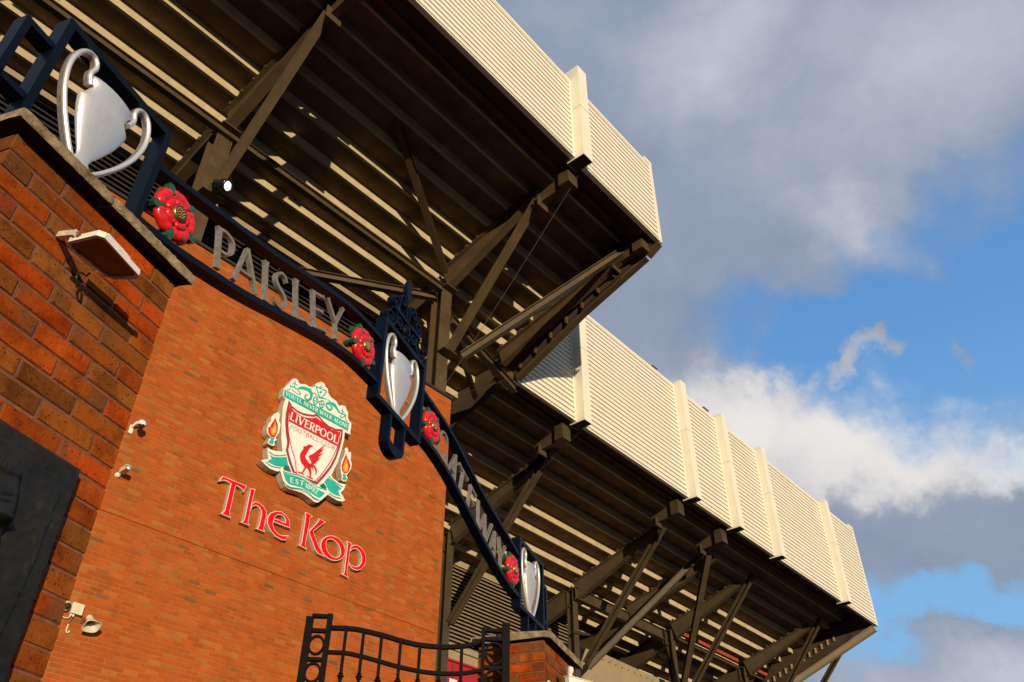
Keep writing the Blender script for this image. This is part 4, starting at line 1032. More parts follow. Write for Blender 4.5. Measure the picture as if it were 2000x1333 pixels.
# ================================================================== GATE PIERS
def pier(g0, g1, label, single_from, zc_bot, zc_top, joint):
    t = Thing('gate_pier', ROT_G, (g0, 2.13, 0), label, 'gate pier', 'brick gate piers')
    e0 = 2.13; j = 0.010
    u = (g1 - g0 + j) / 3.5
    e1 = e0 + 2.5 * u - j
    ws, wh, ch = u - j, u / 2 - j, 0.075
    c = MB(); c.box(g0 + .005, g1 - .005, e0 + .005, e1 - .005, 0, 3.818); t.part('mortar_bed', c, M['pier_mortar'])
    vs = [chamfer_brick(ws, wh, ch - j, .0045).mesh('pier_stretcher', M['pier_brick']) for _ in range(8)]
    rest = MB(); rr = random.Random(5)
    def place(x, y, z, rot, w):
        if z > single_from and rot is not None and rot <= 0:
            t.inst('brick', rr.choice(vs), (x, y, z), None, rot)
        else:
            hw, hh = w / 2, (ch - j) / 2
            if rot == 0.0: bx = (x - hw, x + hw, y, y + wh)
            elif rot and rot < 0: bx = (x, x + wh, y - hw, y + hw)
            elif rot and rot > 0: bx = (x - wh, x, y - hw, y + hw)
            else: bx = (x - hw, x + hw, y - wh, y)
            rest.box(bx[0], bx[1], bx[2], bx[3], z - hh, z + hh)
    n = 0
    for i in range(-37, 14):
        z = 2.757 + ch * (i + .5)
        if z < 0: continue
        dy = rr.uniform(-.0015, .0015)
        if i % 2:
            for k in range(3): place(g0 + ws / 2 + u * k, e0 + dy, z, 0.0, ws)                       # front
            for k in range(2): place(g0 - dy, e0 + u / 2 + ws / 2 + u * k, z, -math.pi / 2, ws)       # left
            for k in range(2): place(g1, e0 + ws / 2 + u * k, z, math.pi / 2, ws)                     # right
            for k in range(3): place(g0 + u / 2 + ws / 2 + u * k, e1, z, None, ws)                    # back
        else:
            for k in range(3): place(g0 + u / 2 + ws / 2 + u * k, e0 + dy, z, 0.0, ws)
            for k in range(2): place(g0 - dy, e0 + ws / 2 + u * k, z, -math.pi / 2, ws)
            for k in range(2): place(g1, e0 + u / 2 + ws / 2 + u * k, z, math.pi / 2, ws)
            for k in range(3): place(g0 + ws / 2 + u * k, e1, z, None, ws)
    t.part('brick_courses', rest, M['pier_brick_rest'], kind='stuff')
    # coping: two weathered stones with an open joint
    for x0, x1 in ((g0 - .05, joint - .004), (joint + .004, g1 + .028)):
        b = MB(); N_ = 26; rows_ = []
        y0, y1 = e0 - .068, e1 + .05
        # worn front arris: run along the front, the arris wanders a little
        sec = []
        for k in range(N_ + 1):
            x = x0 + (x1 - x0) * k / N_
            w = lambda s: rr.uniform(-s, s)
            end = .004 if k in (0, N_) else 0
            sec.append([(x, e0 - .004, zc_bot), (x, y0 + .003 + w(.0012) + end, zc_bot - .016 + w(.001) + end), (x, y0 + w(.0012) + end, zc_bot - .010), (x, y0 + w(.0012) + end, zc_top - .026 + w(.002)), (x, y0 + .010 + w(.003) + end, zc_top - .014 + w(.0025) - end), (x, (y0 + y1) / 2, zc_top + .006), (x, y1, zc_top), (x, y1, zc_bot)])
        m_ = len(sec[0]); vv = [p for s_ in sec for p in s_]
        fs = [(k * m_ + q, (k + 1) * m_ + q, (k + 1) * m_ + (q + 1) % m_, k * m_ + (q + 1) % m_) for k in range(N_) for q in range(m_)]
        b.add(vv, fs + [tuple(range(m_)), tuple(range(N_ * m_ + m_ - 1, N_ * m_ - 1, -1))])
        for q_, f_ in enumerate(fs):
            if q_ % m_ in (0, m_ - 1): b.m[q_] = 1  # underside faces take the darker stone colour
        t.part('coping_stone', b, [M['stone'], M['stone_under']])
    return t, e1
pierL, PE1 = pier(1.074, 1.860, 'near red brick gate pier with stone coping, carrying the floodlight and bronze plaque', 2.0, 3.822, 3.872, 1.437)
pierR, _ = pier(6.345, 7.135, 'far red brick gate pier with stone coping under the right-hand silver cup', 3.0, 3.826, 3.888, 6.72)

# ================================================================== BRONZE PLAQUE
def plaque():
    t = Thing('bronze_plaque', ROT_G, (1.467, 2.125, 2.0), 'dark bronze relief plaque with a face on the near brick pier', 'plaque')
    g0, g1, z0, z1 = 1.222, 1.712, 1.95, 2.898
    ridge = [(1.30, 2.872), (1.389, 2.850)] + [(x, z) for x, z in DATA['plq_ridge']] + [(1.63, 2.20), (1.60, 2.05)]
    def rx(z):
        pts = sorted([(p[1], p[0]) for p in ridge[2:]])
        for (a, xa), (b, xb) in zip(pts, pts[1:]):
            if a <= z <= b: return xa + (xb - xa) * (z - a) / max(b - a, 1e-6)
        return pts[0][1] if z < pts[0][0] else -9
    def noise(x, z): return math.sin(x * 61 + 3 * math.sin(z * 37)) * math.sin(z * 53 + 2 * math.sin(x * 41))
    def sm(v): v = max(0, min(1, v)); return v * v * (3 - 2 * v)
    fc = (1.420, 2.700)     # middle of the forehead and brow
    def h(x, z):
        v = .0012 * noise(x, z) + .0008 * noise(x * 3.1, z * 2.7)
        xr = rx(z)
        v += .010 * sm((xr - x) / .008)
        # head in relief
        q = ((x - fc[0]) / .110) ** 2 + ((z - fc[1] + .06) / .185) ** 2
        v += .050 * math.sqrt(max(0, 1 - q)) if q < 1 else 0
        # hair with strands
        hq = ((x - 1.405) / .110) ** 2 + ((z - 2.785) / .055) ** 2
        if hq < 1: v += (.015 + .0018 * math.sin(x * 420 + z * 160 + 3 * math.sin(z * 90))) * math.sqrt(1 - hq)
        # brow and eye socket, cheek
        v += .020 * math.exp(-((z - 2.628 - .10 * (x - 1.50)) / .012) ** 2 - ((x - 1.490) / .040) ** 2)
        v -= .022 * math.exp(-((z - 2.595) / .016) ** 2 - ((x - 1.495) / .030) ** 2)
        v += .010 * math.exp(-((z - 2.590) / .008) ** 2 - ((x - 1.495) / .016) ** 2)
        v += .014 * math.exp(-((z - 2.53) / .03) ** 2 - ((x - 1.49) / .03) ** 2)
        v -= .006 * math.exp(-((z - 2.66 - .4 * (x - 1.47)) / .004) ** 2 - ((x - 1.47) / .03) ** 2)
        v -= .006 * math.exp(-((z - 2.68 - .4 * (x - 1.47)) / .004) ** 2 - ((x - 1.47) / .03) ** 2)
        return v
    b = MB(); nx, nz = 110, 190
    vs = []
    for k in range(nz + 1):
        z = z0 + (z1 - z0) * k / nz
        for i in range(nx + 1):
            x = g0 + (g1 - g0) * i / nx
            ed = min(x - g0, g1 - x, z - z0, z1 - z)
            vs.append((x, 2.088 - h(x, z) + .008 * max(0, 1 - ed / .010), z))
    b.add(vs, [(k * (nx + 1) + i, k * (nx + 1) + i + 1, (k + 1) * (nx + 1) + i + 1, (k + 1) * (nx + 1) + i) for k in range(nz) for i in range(nx)], 0, True)
    t.part('portrait_relief', b, M['bronze'])
    b = MB(); b.box(g0, g1, 2.097, 2.128, z0, z1); t.part('back_plate', b, M['bronze'])
plaque()

# ================================================================== FLOODLIGHT ON THE PIER
def pier_floodlight():
    t = Thing('floodlight', ROT_G, (1.45, 2.13, 3.54), 'white weathered floodlight with rusty face jutting from the near brick pier', 'floodlight')
    z = 3.494
    o = [(1.308, 2.032), (1.500, 2.020), (1.536, 1.912), (1.318, 1.890)]
    def rnd(p4, r=.018):
        out = []
        for i in range(4):
            a, b_, c = p4[i - 1], p4[i], p4[(i + 1) % 4]
            for q, k in ((a, r), (c, r)):
                l = math.hypot(q[0] - b_[0], q[1] - b_[1]); out.append((b_[0] + (q[0] - b_[0]) * k / l, b_[1] + (q[1] - b_[1]) * k / l))
        return out
    oc = rnd(o)
    fn = lambda u, v, d: (u, v, d)
    b = MB()
    cx_ = sum(p[0] for p in oc) / len(oc); cy_ = sum(p[1] for p in oc) / len(oc)
    shr = lambda f: [(cx_ + (p[0] - cx_) * f, cy_ + (p[1] - cy_) * f) for p in oc]
    inn = shr(.89)
    b.ring(oc[::-1], inn[::-1], fn, z, z + .018)
    b.prism(shr(.985), fn, z + .0185, z + .024); b.prism(shr(.62), fn, z + .0245, z + .055)
    t.part('casing', b, M['white_case'])
    b = MB(); b.prism(shr(.885), fn, z + .006, z + .010); t.part('rusty_glass', b, M['rusty'])
    b = MB(); b.ribbon([(2.127, 3.594, .020), (1.985, 3.516, .020)], lambda u, v, d: (d + (2.127 - u) * -.28, u, v), 1.336, 1.358)
    t.part('side_strap', b, M['white_case'])
    b = MB(); b.lathe([(.0095, 0), (.0095, .014), (.005, .014)], (1.306, 1.985, z + .018), (0.4, -0.6, 0.3), 12); t.part('rusty_knob', b, M['rusty'])
    b = MB(); b.tube([(1.455, 2.060, 3.50)] + [(1.448 + .024 * math.cos(a), 2.075, 3.468 + .024 * math.sin(a)) for a in [1.2 + .45 * k for k in range(9)]] + [(1.470, 2.10, 3.475), (1.475, 2.127, 3.478)], .0035); t.part('cable_loop', b, M['black_plastic'])
pier_floodlight()

# ================================================================== GATEWAY ARCH
AE0, AE1 = 2.40, 2.472
arch = Thing('gateway_arch', ROT_G, (4.19, 2.43, 3.89), 'navy iron overthrow spanning both brick piers with silver cups, red roses and metal lettering', 'gateway arch')
def bar(name, pts, w=.030, sub=6, e0=AE0, e1=AE1, parent=None):
    b = MB(); b.ribbon([(p[0], p[1], w) for p in smooth_path(pts, sub)], plane, e0, e1)
    return arch.part(name, b, M['navy'], parent)
sh = lambda L, dz: [(x, z + dz) for x, z in L]
bar('top_rail', sh([(1.81, 4.58), (2.003, 4.631), (2.279, 4.706), (2.567, 4.780), (2.80, 4.852), (3.047, 4.936), (3.28, 5.008), (3.46, 5.052), (3.635, 5.080), (3.875, 5.094)], -.016))
bar('top_rail', sh([(4.515, 5.088), (4.68, 5.072), (4.90, 5.048), (5.08, 5.012), (5.300, 4.945), (5.560, 4.862), (5.80, 4.800), (6.05, 4.748), (6.28, 4.700), (6.51, 4.642)], -.016))
bar('bottom_rail', sh([(1.81, 4.240), (2.025, 4.273), (2.224, 4.322), (2.456, 4.383), (2.650, 4.445), (2.848, 4.515), (3.053, 4.584), (3.264, 4.652), (3.478, 4.708), (3.657, 4.738), (3.875, 4.750)], -.016), .034)
bar('bottom_rail', sh([(4.515, 4.738), (4.681, 4.728), (4.829, 4.712), (5.02, 4.672), (5.22, 4.612), (5.42, 4.546), (5.62, 4.478), (5.838, 4.408), (6.02, 4.352), (6.25, 4.304), (6.512, 4.278)], -.016), .034)
def rect(g0, g1, z0, z1): return [(g0, z0), (g1, z0), (g1, z1), (g0, z1)]
def frame(g0, g1, z0, z1, w=.036):
    b = MB(); b.ring(rect(g0, g1, z0, z1), rect(g0 + w, g1 - w, z0 + w, z1 - w), plane, AE0 - .004, AE1 + .004)
    return arch.part('cup_frame', b, M['navy'])
F1 = (1.170, 1.812, 4.172, 4.785); F2 = (3.876, 4.514, 4.618, 5.282); F3 = (6.510, 7.152, 4.172, 4.803)
for F in (F1, F2, F3): frame(*F)
for g in (1.40, 1.575, 6.735, 6.925):
    b = MB(); b.box(g - .016, g + .016, AE0 + .002, AE1 - .002, 3.885, 4.171); arch.part('frame_leg', b, M['navy'])
def angle(name, pts, w=.030):
    b = MB()
    b.ribbon([(p[0], p[1], w) for p in pts], plane, AE0 + .002, AE1 - .002); return arch.part(name, b, M['navy'])
angle('side_bracket', [(1.168, 4.580), (1.045, 4.580), (1.045, 4.185)])
angle('side_bracket', [(1.029, 4.258), (1.168, 4.258)])
angle('side_bracket', [(7.153, 4.600), (7.236, 4.600), (7.236, 4.20)])
angle('side_bracket', [(7.153, 4.270), (7.220, 4.270)])
# pendant under the middle frame
pts = [(4.075, 4.617), (4.095, 4.617), (4.122, 4.617), (4.122, 4.46), (4.14, 4.435)]
b = MB(); b.box(4.078, 4.104, AE0, AE1, 4.43, 4.616); b.box(4.276, 4.302, AE0, AE1, 4.43, 4.616)
o = [(4.078, 4.429)] + [(4.19 + .112 * math.cos(math.pi + k * math.pi / 16), 4.429 + .075 * math.sin(math.pi + k * math.pi / 16)) for k in range(1, 16)] + [(4.302, 4.429)]
i_ = [(4.268, 4.437)] + [(4.19 + .082 * math.cos(k * math.pi / 8), 4.443 - .0 + .022 * math.sin(math.pi + k * math.pi / 8)) for k in range(1, 8)] + [(4.112, 4.437)]
b.prism(o + i_, plane, AE0 + .002, AE1 - .002)
arch.part('pendant', b, M['navy'])
# pediment and scrolls over the middle frame
def spiral(cx, cz, r0, r1, a0, turns, n=26): return [(cx + (r0 + (r1 - r0) * k / n) * math.cos(a0 + turns * 2 * math.pi * k / n), cz + (r0 + (r1 - r0) * k / n) * math.sin(a0 + turns * 2 * math.pi * k / n)) for k in range(n + 1)]
def strip(name, pts, w=.013):
    b = MB(); b.ribbon([(p[0], p[1], w) for p in pts], plane, AE0 + .004, AE1 - .004); return arch.part(name, b, M['navy'])
b = MB(); b.ribbon([(3.985, 5.452, .020), (4.395, 5.452, .020)], plane, AE0, AE1); arch.part('pediment_bar', b, M['navy'])
for sx in (-1, 1):
    mx = lambda L: [(4.19 + sx * x, z) for x, z in L]
    strip('scroll', mx(smooth_path([(.205, 5.452), (.17, 5.44), (.150, 5.40), (.160, 5.345), (.195, 5.300)], 4) + spiral(.240, 5.345, .058, .016, -2.3, 1.35)), .014)
    strip('scroll', mx(smooth_path([(.010, 5.475), (.020, 5.52), (.022, 5.57)], 4) + spiral(.080, 5.600, .058, .015, 3.5, -1.4)), .014)
    strip('scroll', mx(smooth_path([(.060, 5.465), (.10, 5.472)], 3) + spiral(.165, 5.528, .058, .015, -2.2, 1.45)), .014)
    strip('scroll', mx(smooth_path([(.01, 5.445), (.028, 5.40), (.060, 5.36), (.095, 5.335)], 4) + spiral(.105, 5.385, .042, .016, -1.7, 1.2)), .014)
b = MB(); b.lathe([(.045, -.004), (.050, .012), (.030, .035), (.022, .06), (.0, .06)], (4.19, 2.436, 5.30), (0, 0, 1), 14); b.lathe([(.03, 0), (.055, .03), (.05, .06), (.02, .085), (0, .09)], (4.19, 2.436, 5.345), (0, 0, 1), 14); arch.part('boss', b, M['navy'])
b = MB(); b.tube([(4.19, 2.436, 5.462), (4.19, 2.436, 5.57), (4.19, 2.436, 5.68)], [.014, .011, .010])
b.prism([(4.19 + x, z) for x, z in [(0, 5.655), (.020, 5.69), (.036, 5.745), (.033, 5.80), (.018, 5.845), (0, 5.885), (-.018, 5.845), (-.033, 5.80), (-.036, 5.745), (-.020, 5.69)]], plane, 2.418, 2.454)
arch.part('finial', b, M['navy'])

# lettering
LET = [('P', (2.300, 4.385), (2.440, 4.427), (2.243, 4.612)), ('A', (2.442, 4.421), (2.648, 4.474), (2.390, 4.646)), ('I', (2.680, 4.479), (2.741, 4.500), (2.618, 4.710)), ('S', (2.776, 4.518), (2.904, 4.561), (2.717, 4.731)),
       ('L', (2.952, 4.568), (3.089, 4.624), (2.886, 4.803)), ('E', (3.126, 4.633), (3.274, 4.690), (3.054, 4.860)), ('Y', (3.286, 4.695), (3.482, 4.754), (3.220, 4.928)),
       ('G', (4.820, 4.723), (5.000, 4.702), (4.847, 4.981)), ('A', (5.015, 4.682), (5.179, 4.635), (5.085, 4.920)), ('T', (5.171, 4.640), (5.362, 4.580), (5.229, 4.871)), ('E', (5.388, 4.565), (5.535, 4.515), (5.448, 4.802)),
       ('W', (5.571, 4.502), (5.884, 4.415), (5.623, 4.740)), ('A', (5.862, 4.410), (6.006, 4.370), (5.925, 4.645)), ('Y', (6.036, 4.362), (6.200, 4.330), (6.076, 4.620))]
for ch, bl, br, tl in LET:
    b = MB(); put_glyph(b, ch, bl, br, tl, plane, 2.420, 2.444, 0, 1, .098, .066)
    arch.part('letter', b, [M['letter_metal'], M['silver_edge']])

# silver two-handled cups
CUPP = [(.0, .0), (.15, .0), (.145, .02), (.085, .05), (.060, .09), (.072, .14), (.125, .24), (.188, .38), (.228, .50), (.246, .585), (.2461, .590), (.236, .612), (.208, .655), (.190, .70), (.190, .74), (.205, .785), (.232, .815), (.224, .819), (.0, .80)]
CUPH = [(.095, .015), (.135, .06), (.190, .14), (.285, .30), (.365, .48), (.408, .66), (.408, .80), (.375, .915), (.325, .975), (.275, .985), (.232, .945), (.222, .885), (.238, .83), (.232, .775), (.205, .72)]
def cup(gc, zb, H):
    b = MB()
    for seg in (CUPP[:11], CUPP[10:]): b.lathe([(r * H, h * H) for r, h in seg], (gc, 2.426, zb), (0, 0, 1), 48, 1.0, .34, xdir=(1, 0, 0))
    body = arch.part('trophy_cup', b, M['silver'])
    for sx in (-1, 1):
        path = smooth_path([(gc + sx * x * H, zb + z * H) for x, z in CUPH], 5)
        b = MB()
        n = len(path)
        L, Rr = sides([(p[0], p[1], .042 * H) for p in path])
        prof = [(-1, 0), (-.85, -.35), (-.45, -.62), (0, -.72), (.45, -.62), (.85, -.35), (1, 0)]
        vs = []; k = len(prof) + 2
        e_f, e_b = 2.400, 2.440
        for l, r in zip(L, Rr):
            for q, dpt in prof:
                vs.append((l[0] + (r[0] - l[0]) * (q + 1) / 2, e_f + .016 + dpt * .020, l[1] + (r[1] - l[1]) * (q + 1) / 2))
            vs.append((r[0], e_b, r[1])); vs.append((l[0], e_b, l[1]))
        for i in range(n - 1):
            for q in range(k):
                a, c = q, (q + 1) % k
                edge_face = q >= len(prof) - 1
                b.add([vs[i * k + a], vs[i * k + c], vs[(i + 1) * k + c], vs[(i + 1) * k + a]], [(0, 1, 2, 3)] if sx > 0 else [(3, 2, 1, 0)], 1 if edge_face else 0, not edge_face)
        b.add(vs[:k], [tuple(range(k))]); b.add(vs[-k:], [tuple(range(k))])
        arch.part('handle', b, [M['silver'], M['silver_edge']], parent=body)
cup(1.486, 4.208, .548); cup(4.192, 4.655, .578); cup(6.830, 4.208, .555)

# red roses
def rose(gc, zc, Rr_):
    c = Vector((gc, 2.412, zc))
    def petal_mesh(phi, R0, r_in, h0, hh, half):
        b = MB(); nu, nv = 12, 9; vs = []
        for j in range(nv + 1):
            v = j / nv
            for i in range(nu + 1):
                u = -1 + 2 * i / nu
                a = phi + u * half
                Rm = R0 * (.955 + .045 * math.sin(math.pi * min(1, abs(u) * 1.25 + .10)) - .10 * max(0, (abs(u) - .70) / .30) ** 2)
                r = r_in + (Rm - r_in) * v
                ridge = math.sin(math.pi * min(1, max(0, v - .35) / .68)) ** .9 if v > .35 else 0
                cup_ = (1 - .16 * abs(u) ** 2 - .45 * max(0, (abs(u) - .80) / .20) ** 2)
                h = h0 + hh * (.30 * (1 - v) + ridge * (.80 + .20 * math.cos(3 * math.pi * u))) * cup_ - (.45 * hh if v > .97 else 0)
                vs.append(c + Vector((r * math.cos(a), -h, r * math.sin(a))))
        # skirt to give the petal its thickness
        for i in range(nu + 1):
            p = vs[nv * (nu + 1) + i]; vs.append(Vector((c.x + (p.x - c.x) * .97, 2.424, c.z + (p.z - c.z) * .97)))
        fs = [(j * (nu + 1) + i, (j + 1) * (nu + 1) + i, (j + 1) * (nu + 1) + i + 1, j * (nu + 1) + i + 1) for j in range(nv + 1) for i in range(nu)]
        b.add(vs, [f[::-1] for f in fs], 0, True)
        return b
    b = MB(); b.lathe([(0, -.03), (Rr_ * .80, -.03), (Rr_ * .80, -.004), (Rr_ * .5, .006), (0, .012)], c, (0, -1, 0), 30)
    ro = arch.part('rose', b, M['rose_red'])
    for k in range(5):
        phi = math.pi / 2 + k * 2 * math.pi / 5
        arch.part('petal', petal_mesh(phi, Rr_, Rr_ * .25, .006, .019, .640), M['rose_red'], parent=ro)
        arch.part('inner_petal', petal_mesh(phi + .02, Rr_ * .60, Rr_ * .12, .017, .013, .640), M['rose_red'], parent=ro)
        a = phi + math.pi / 5
        b = MB()
        ux, uz = math.cos(a), math.sin(a); px, pz = -uz, ux
        w = Rr_ * .155
        for e_a, e_b, rr_ in ((2.398, 2.43, 1.0), (2.448, 2.475, .96)):
            vs = []
            for rad, hw, lift in ((.70, 1.0, .010), (.95, 1.05, .004), (1.05, .8, -.002), (1.14, .12, -.004)):
                for s_ in (-1, 0, 1):
                    vs.append((c.x + ux * Rr_ * rad * rr_ + px * w * hw * s_, e_a - (lift if s_ == 0 else 0), c.z + uz * Rr_ * rad * rr_ + pz * w * hw * s_))
            nq = len(vs); vs += [(p[0], e_b, p[2]) for p in vs]
            fs = [(j * 3 + i, j * 3 + i + 1, (j + 1) * 3 + i + 1, (j + 1) * 3 + i) for j in range(3) for i in range(2)]
            fs += [tuple(x + nq for x in f[::-1]) for f in fs]
            rim = [0, 3, 6, 9, 10, 11, 8, 5, 2, 1]
            fs += [(rim[i], rim[(i + 1) % 10], rim[(i + 1) % 10] + nq, rim[i] + nq) for i in range(10)]
            b.add(vs, fs)
        arch.part('sepal', b, M['leaf_green'], parent=ro)
    b = MB(); b.lathe([(0, .016), (Rr_ * .275, .016), (Rr_ * .275, .034), (Rr_ * .258, .037), (Rr_ * .225, .033), (0, .033)], c, (0, -1, 0), 24, m=1)
    for q, rad in ((1, 0), (6, .095), (12, .18)):
        for k in range(q):
            a = k * 2 * math.pi / q + rad * 3
            b.lathe([(Rr_ * .034, 0), (Rr_ * .028, .006), (0, .008)], c + Vector((Rr_ * rad * math.cos(a), -.033, Rr_ * rad * math.sin(a))), (0, -1, 0), 7)
    b.lathe([(Rr_ * .225, .0335), (Rr_ * .276, .036), (Rr_ * .276, .020)], c, (0, -1, 0), 24)
    arch.part('seed_head', b, [M['gold_seed'], M['seed_dark']], parent=ro)
rose(1.985, 4.420, .134); rose(3.668, 4.868, .134); rose(4.690, 4.868, .130); rose(6.365, 4.440, .134)

# ================================================================== OPEN IRON GATE LEAF
GA = R(118.548)
gb = Matrix.Rotation(-GA, 3, 'Z') @ Vector((6.2, 2.414, 0.0))
gate = Thing('iron_gate', ROT_G + GA, (gb.x, gb.y, 0.06), 'black wrought iron gate leaf with ring stiles swung open beside the far pier', 'gate')
OX, OY = gb.x, gb.y
gp_ = lambda u, v, d: (OX + u, OY + d, v)
TOPR = [(.165, 3.790), (.258, 3.752), (.329, 3.737), (.471, 3.724), (.648, 3.730), (.784, 3.752), (.90, 3.780), (1.022, 3.806), (1.157, 3.826), (1.283, 3.828), (1.345, 3.824)]
SECR = [(.165, 3.565), (.321, 3.534), (.502, 3.526), (.649, 3.537), (.796, 3.560), (.93, 3.590), (1.072, 3.622), (1.205, 3.643), (1.345, 3.643)]
def gbar(name, pts, w=.028, t=.034, sub=5):
    b = MB(); b.ribbon([(p[0], p[1], w) for p in smooth_path(pts, sub)], gp_, -t / 2, t / 2); return gate.part(name, b, M['black_iron'])
gbar('top_rail', TOPR, .030, .040); gbar('upper_rail', SECR, .026, .036)
def rail_z(L, u):
    L = sorted(L)
    for (a, za), (c, zc) in zip(L, L[1:]):
        if a <= u <= c: return za + (zc - za) * (u - a) / (c - a)
    return L[-1][1]
for u in (.329, .495, .651, .800, .948, 1.087, 1.222):
    b = MB(); b.beam((OX + u, OY, .20), (OX + u, OY, rail_z(TOPR, u) - .012), .024, .024, up=(0, 1, 0))
    for zk in (3.455, 2.2):
        b.lathe([(.012, -.026), (.019, -.020), (.016, -.010), (.030, 0), (.016, .010), (.019, .020), (.012, .026)], (OX + u, OY, zk + .02 * (u > 1)), (0, 0, 1), 10)
    gate.part('baluster', b, M['black_iron'])
def stile(ua, ub, wa, wb, za, zb):
    for u, w, z in ((ua, wa, za), (ub, wb, zb)):
        b = MB(); b.box(OX + u - w / 2, OX + u + w / 2, OY - .03, OY + .03, .06, z); gate.part('stile', b, M['black_iron'])
    lo, hi = min(ua, ub) , max(ua, ub)
    for z in (zb - .016, 3.800, 3.585, 3.40, 2.4, 1.2, .3):
        b = MB(); b.box(OX + lo + .013, OX + hi - .013, OY - .022, OY + .022, z - .013, z + .013); gate.part('cross_bar', b, M['black_iron'])
    c = (lo + hi) / 2; r = (hi - lo) / 2 - .012
    for z in (3.692, 3.49):
        n = 28
        oc = [(c + r * math.cos(2 * math.pi * k / n), z + (r + .012) * math.sin(2 * math.pi * k / n)) for k in range(n)]
        ic = [(c + (r - .016) * math.cos(2 * math.pi * k / n), z + (r - .004) * math.sin(2 * math.pi * k / n)) for k in range(n)]
        b = MB(); b.ring(oc, ic, gp_, -.016, .016); gate.part('ring', b, M['black_iron'])
stile(-.012, .165, .058, .024, 3.930, 3.885)
stile(1.505, 1.355, .055, .040, 3.900, 3.928)
b = MB(); b.box(OX + .15, OX + 1.37, OY - .02, OY + .02, .16, .20); b.box(OX + .15, OX + 1.37, OY - .018, OY + .018, 1.18, 1.22); gate.part('lower_rails', b, M['black_iron'])

# ================================================================== CLUB CREST ON THE WALL
SD = 13.0
crest = Thing('club_crest_sign', ROT_S, (9.0, WD, 9.0), 'white, red and green football club crest standing proud of the orange brick wall', 'crest sign')
def plate(name, outline, d, mat, side=None, depth=.004, parent=None, m2=None):
    b = MB(); b.prism(outline, plane, d, d + depth, 0, 1 if side else None)
    return crest.part(name, b, [M[mat], M[side]] if side else M[mat], parent)
board = plate('back_board', DATA['board'], SD, 'sign_white', 'sign_side', WD - SD - .03)
for nm, k in (('left', 'L'), ('right', 'R')):
    tb = plate('torch', DATA['torch' + k], SD - .001, 'sign_white', 'sign_side', WD - SD - .03)
    plate('flame_red', DATA['flame' + k], SD - .007, 'print_red', parent=tb)
    plate('flame_orange', DATA['flame' + k + '2'], SD - .012, 'print_orange', parent=tb)
    plate('flame_yellow', DATA['flame' + k + '3'], SD - .017, 'print_yellow', parent=tb)
    plate('torch_bowl', DATA['base' + k], SD - .007, 'print_teal', parent=tb)
sh0 = plate('shield', DATA['shield'], SD - .006, 'print_maroon')
plate('shield_border', inset(DATA['shield'], .055), SD - .011, 'sign_white', parent=sh0)
b = MB()
for L in DATA['red_lines']: b.ribbon([(x, z, .020) for x, z in smooth_path(L, 4)], plane, SD - .016, SD - .012)
crest.part('shield_line', b, M['print_red'], parent=sh0)
plate('shield_header', DATA['header'], SD - .017, 'print_red', parent=sh0)
plate('scroll_banner', DATA['banner'], SD - .007, 'print_teal')
for k in ('ribL', 'ribR', 'loopL', 'loopR'):
    plate('ribbon', DATA[k], SD - .013 if k[0] == 'r' else SD - .017, 'print_teal' if k[0] == 'r' else 'print_teal_dark')
rc = plate('ribbon_centre', inset(DATA['ribC'], -.055), SD - .022, 'sign_white')
plate('ribbon_field', DATA['ribC'], SD - .027, 'print_teal', parent=rc)
b = MB()
for i, L in enumerate(DATA['lines']): b.ribbon([(x, z, .020) for x, z in smooth_path(L, 5)], plane, SD - (.031 if i > 3 else .013), SD - (.027 if i > 3 else .009))
crest.part('ribbon_piping', b, M['print_teal'])
b = MB()
for i, S_ in enumerate(DATA['bird']): b.ribbon(smooth_path(S_, 5), plane, SD - .020 - i * .0003, SD - .013)
crest.part('bird_emblem', b, M['print_red'])
b = MB()
for i, S_ in enumerate(DATA['crown']): b.ribbon(smooth_path(S_, 5), plane, SD - .008 - i * .0001, SD - .002)
crest.part('crown_scrollwork', b, M['print_teal'])
mats_t = ['sign_white', 'print_red', 'sign_white']
dep_t = [.024, .019, .014]
for (txt, p0, p1, tl, th), mm, dd in zip(DATA['texts'], mats_t, dep_t):
    b = MB(); put_text(b, txt, p0, p1, tl, plane, SD - dd, SD - dd + .004, 0, th + .02, th * .62)
    crest.part('lettering', b, M[mm])
b = MB()
for ch, bl, br, tl in DATA['est']: put_glyph(b, ch, bl, br, tl, plane, SD - .034, SD - .030, 0, None, .17, .10)
crest.part('lettering', b, M['sign_white'])

# ================================================================== NAME OF THE STAND IN LETTERS
LD = 13.1
name_sign = Thing('stand_name_sign', ROT_S, (8.2, WD, 7.6), 'large red letters reading The Kop fixed below the crest on the brick wall', 'sign letters')
for ch, shapes in DATA['kop'].items():
    body = MB(); face = MB()
    for i, shp in enumerate(shapes):
        if shp[0] == 'poly':
            body.prism(shp[1], plane, LD - i * .0008, WD - .004, 0, 1)
            face.prism(inset(shp[1], .011), plane, LD - .0065 - i * .0008, LD - .002)
        else:
            body.ring(shp[1], shp[2], plane, LD, WD - .004, 0, 1)
            face.ring(inset(shp[1], .011), inset(shp[2], -.011), plane, LD - .0065, LD - .002)
    o = name_sign.part('letter', body, [M['sign_white'], M['sign_side']])
    name_sign.part('red_face', face, M['sign_red'], parent=o)

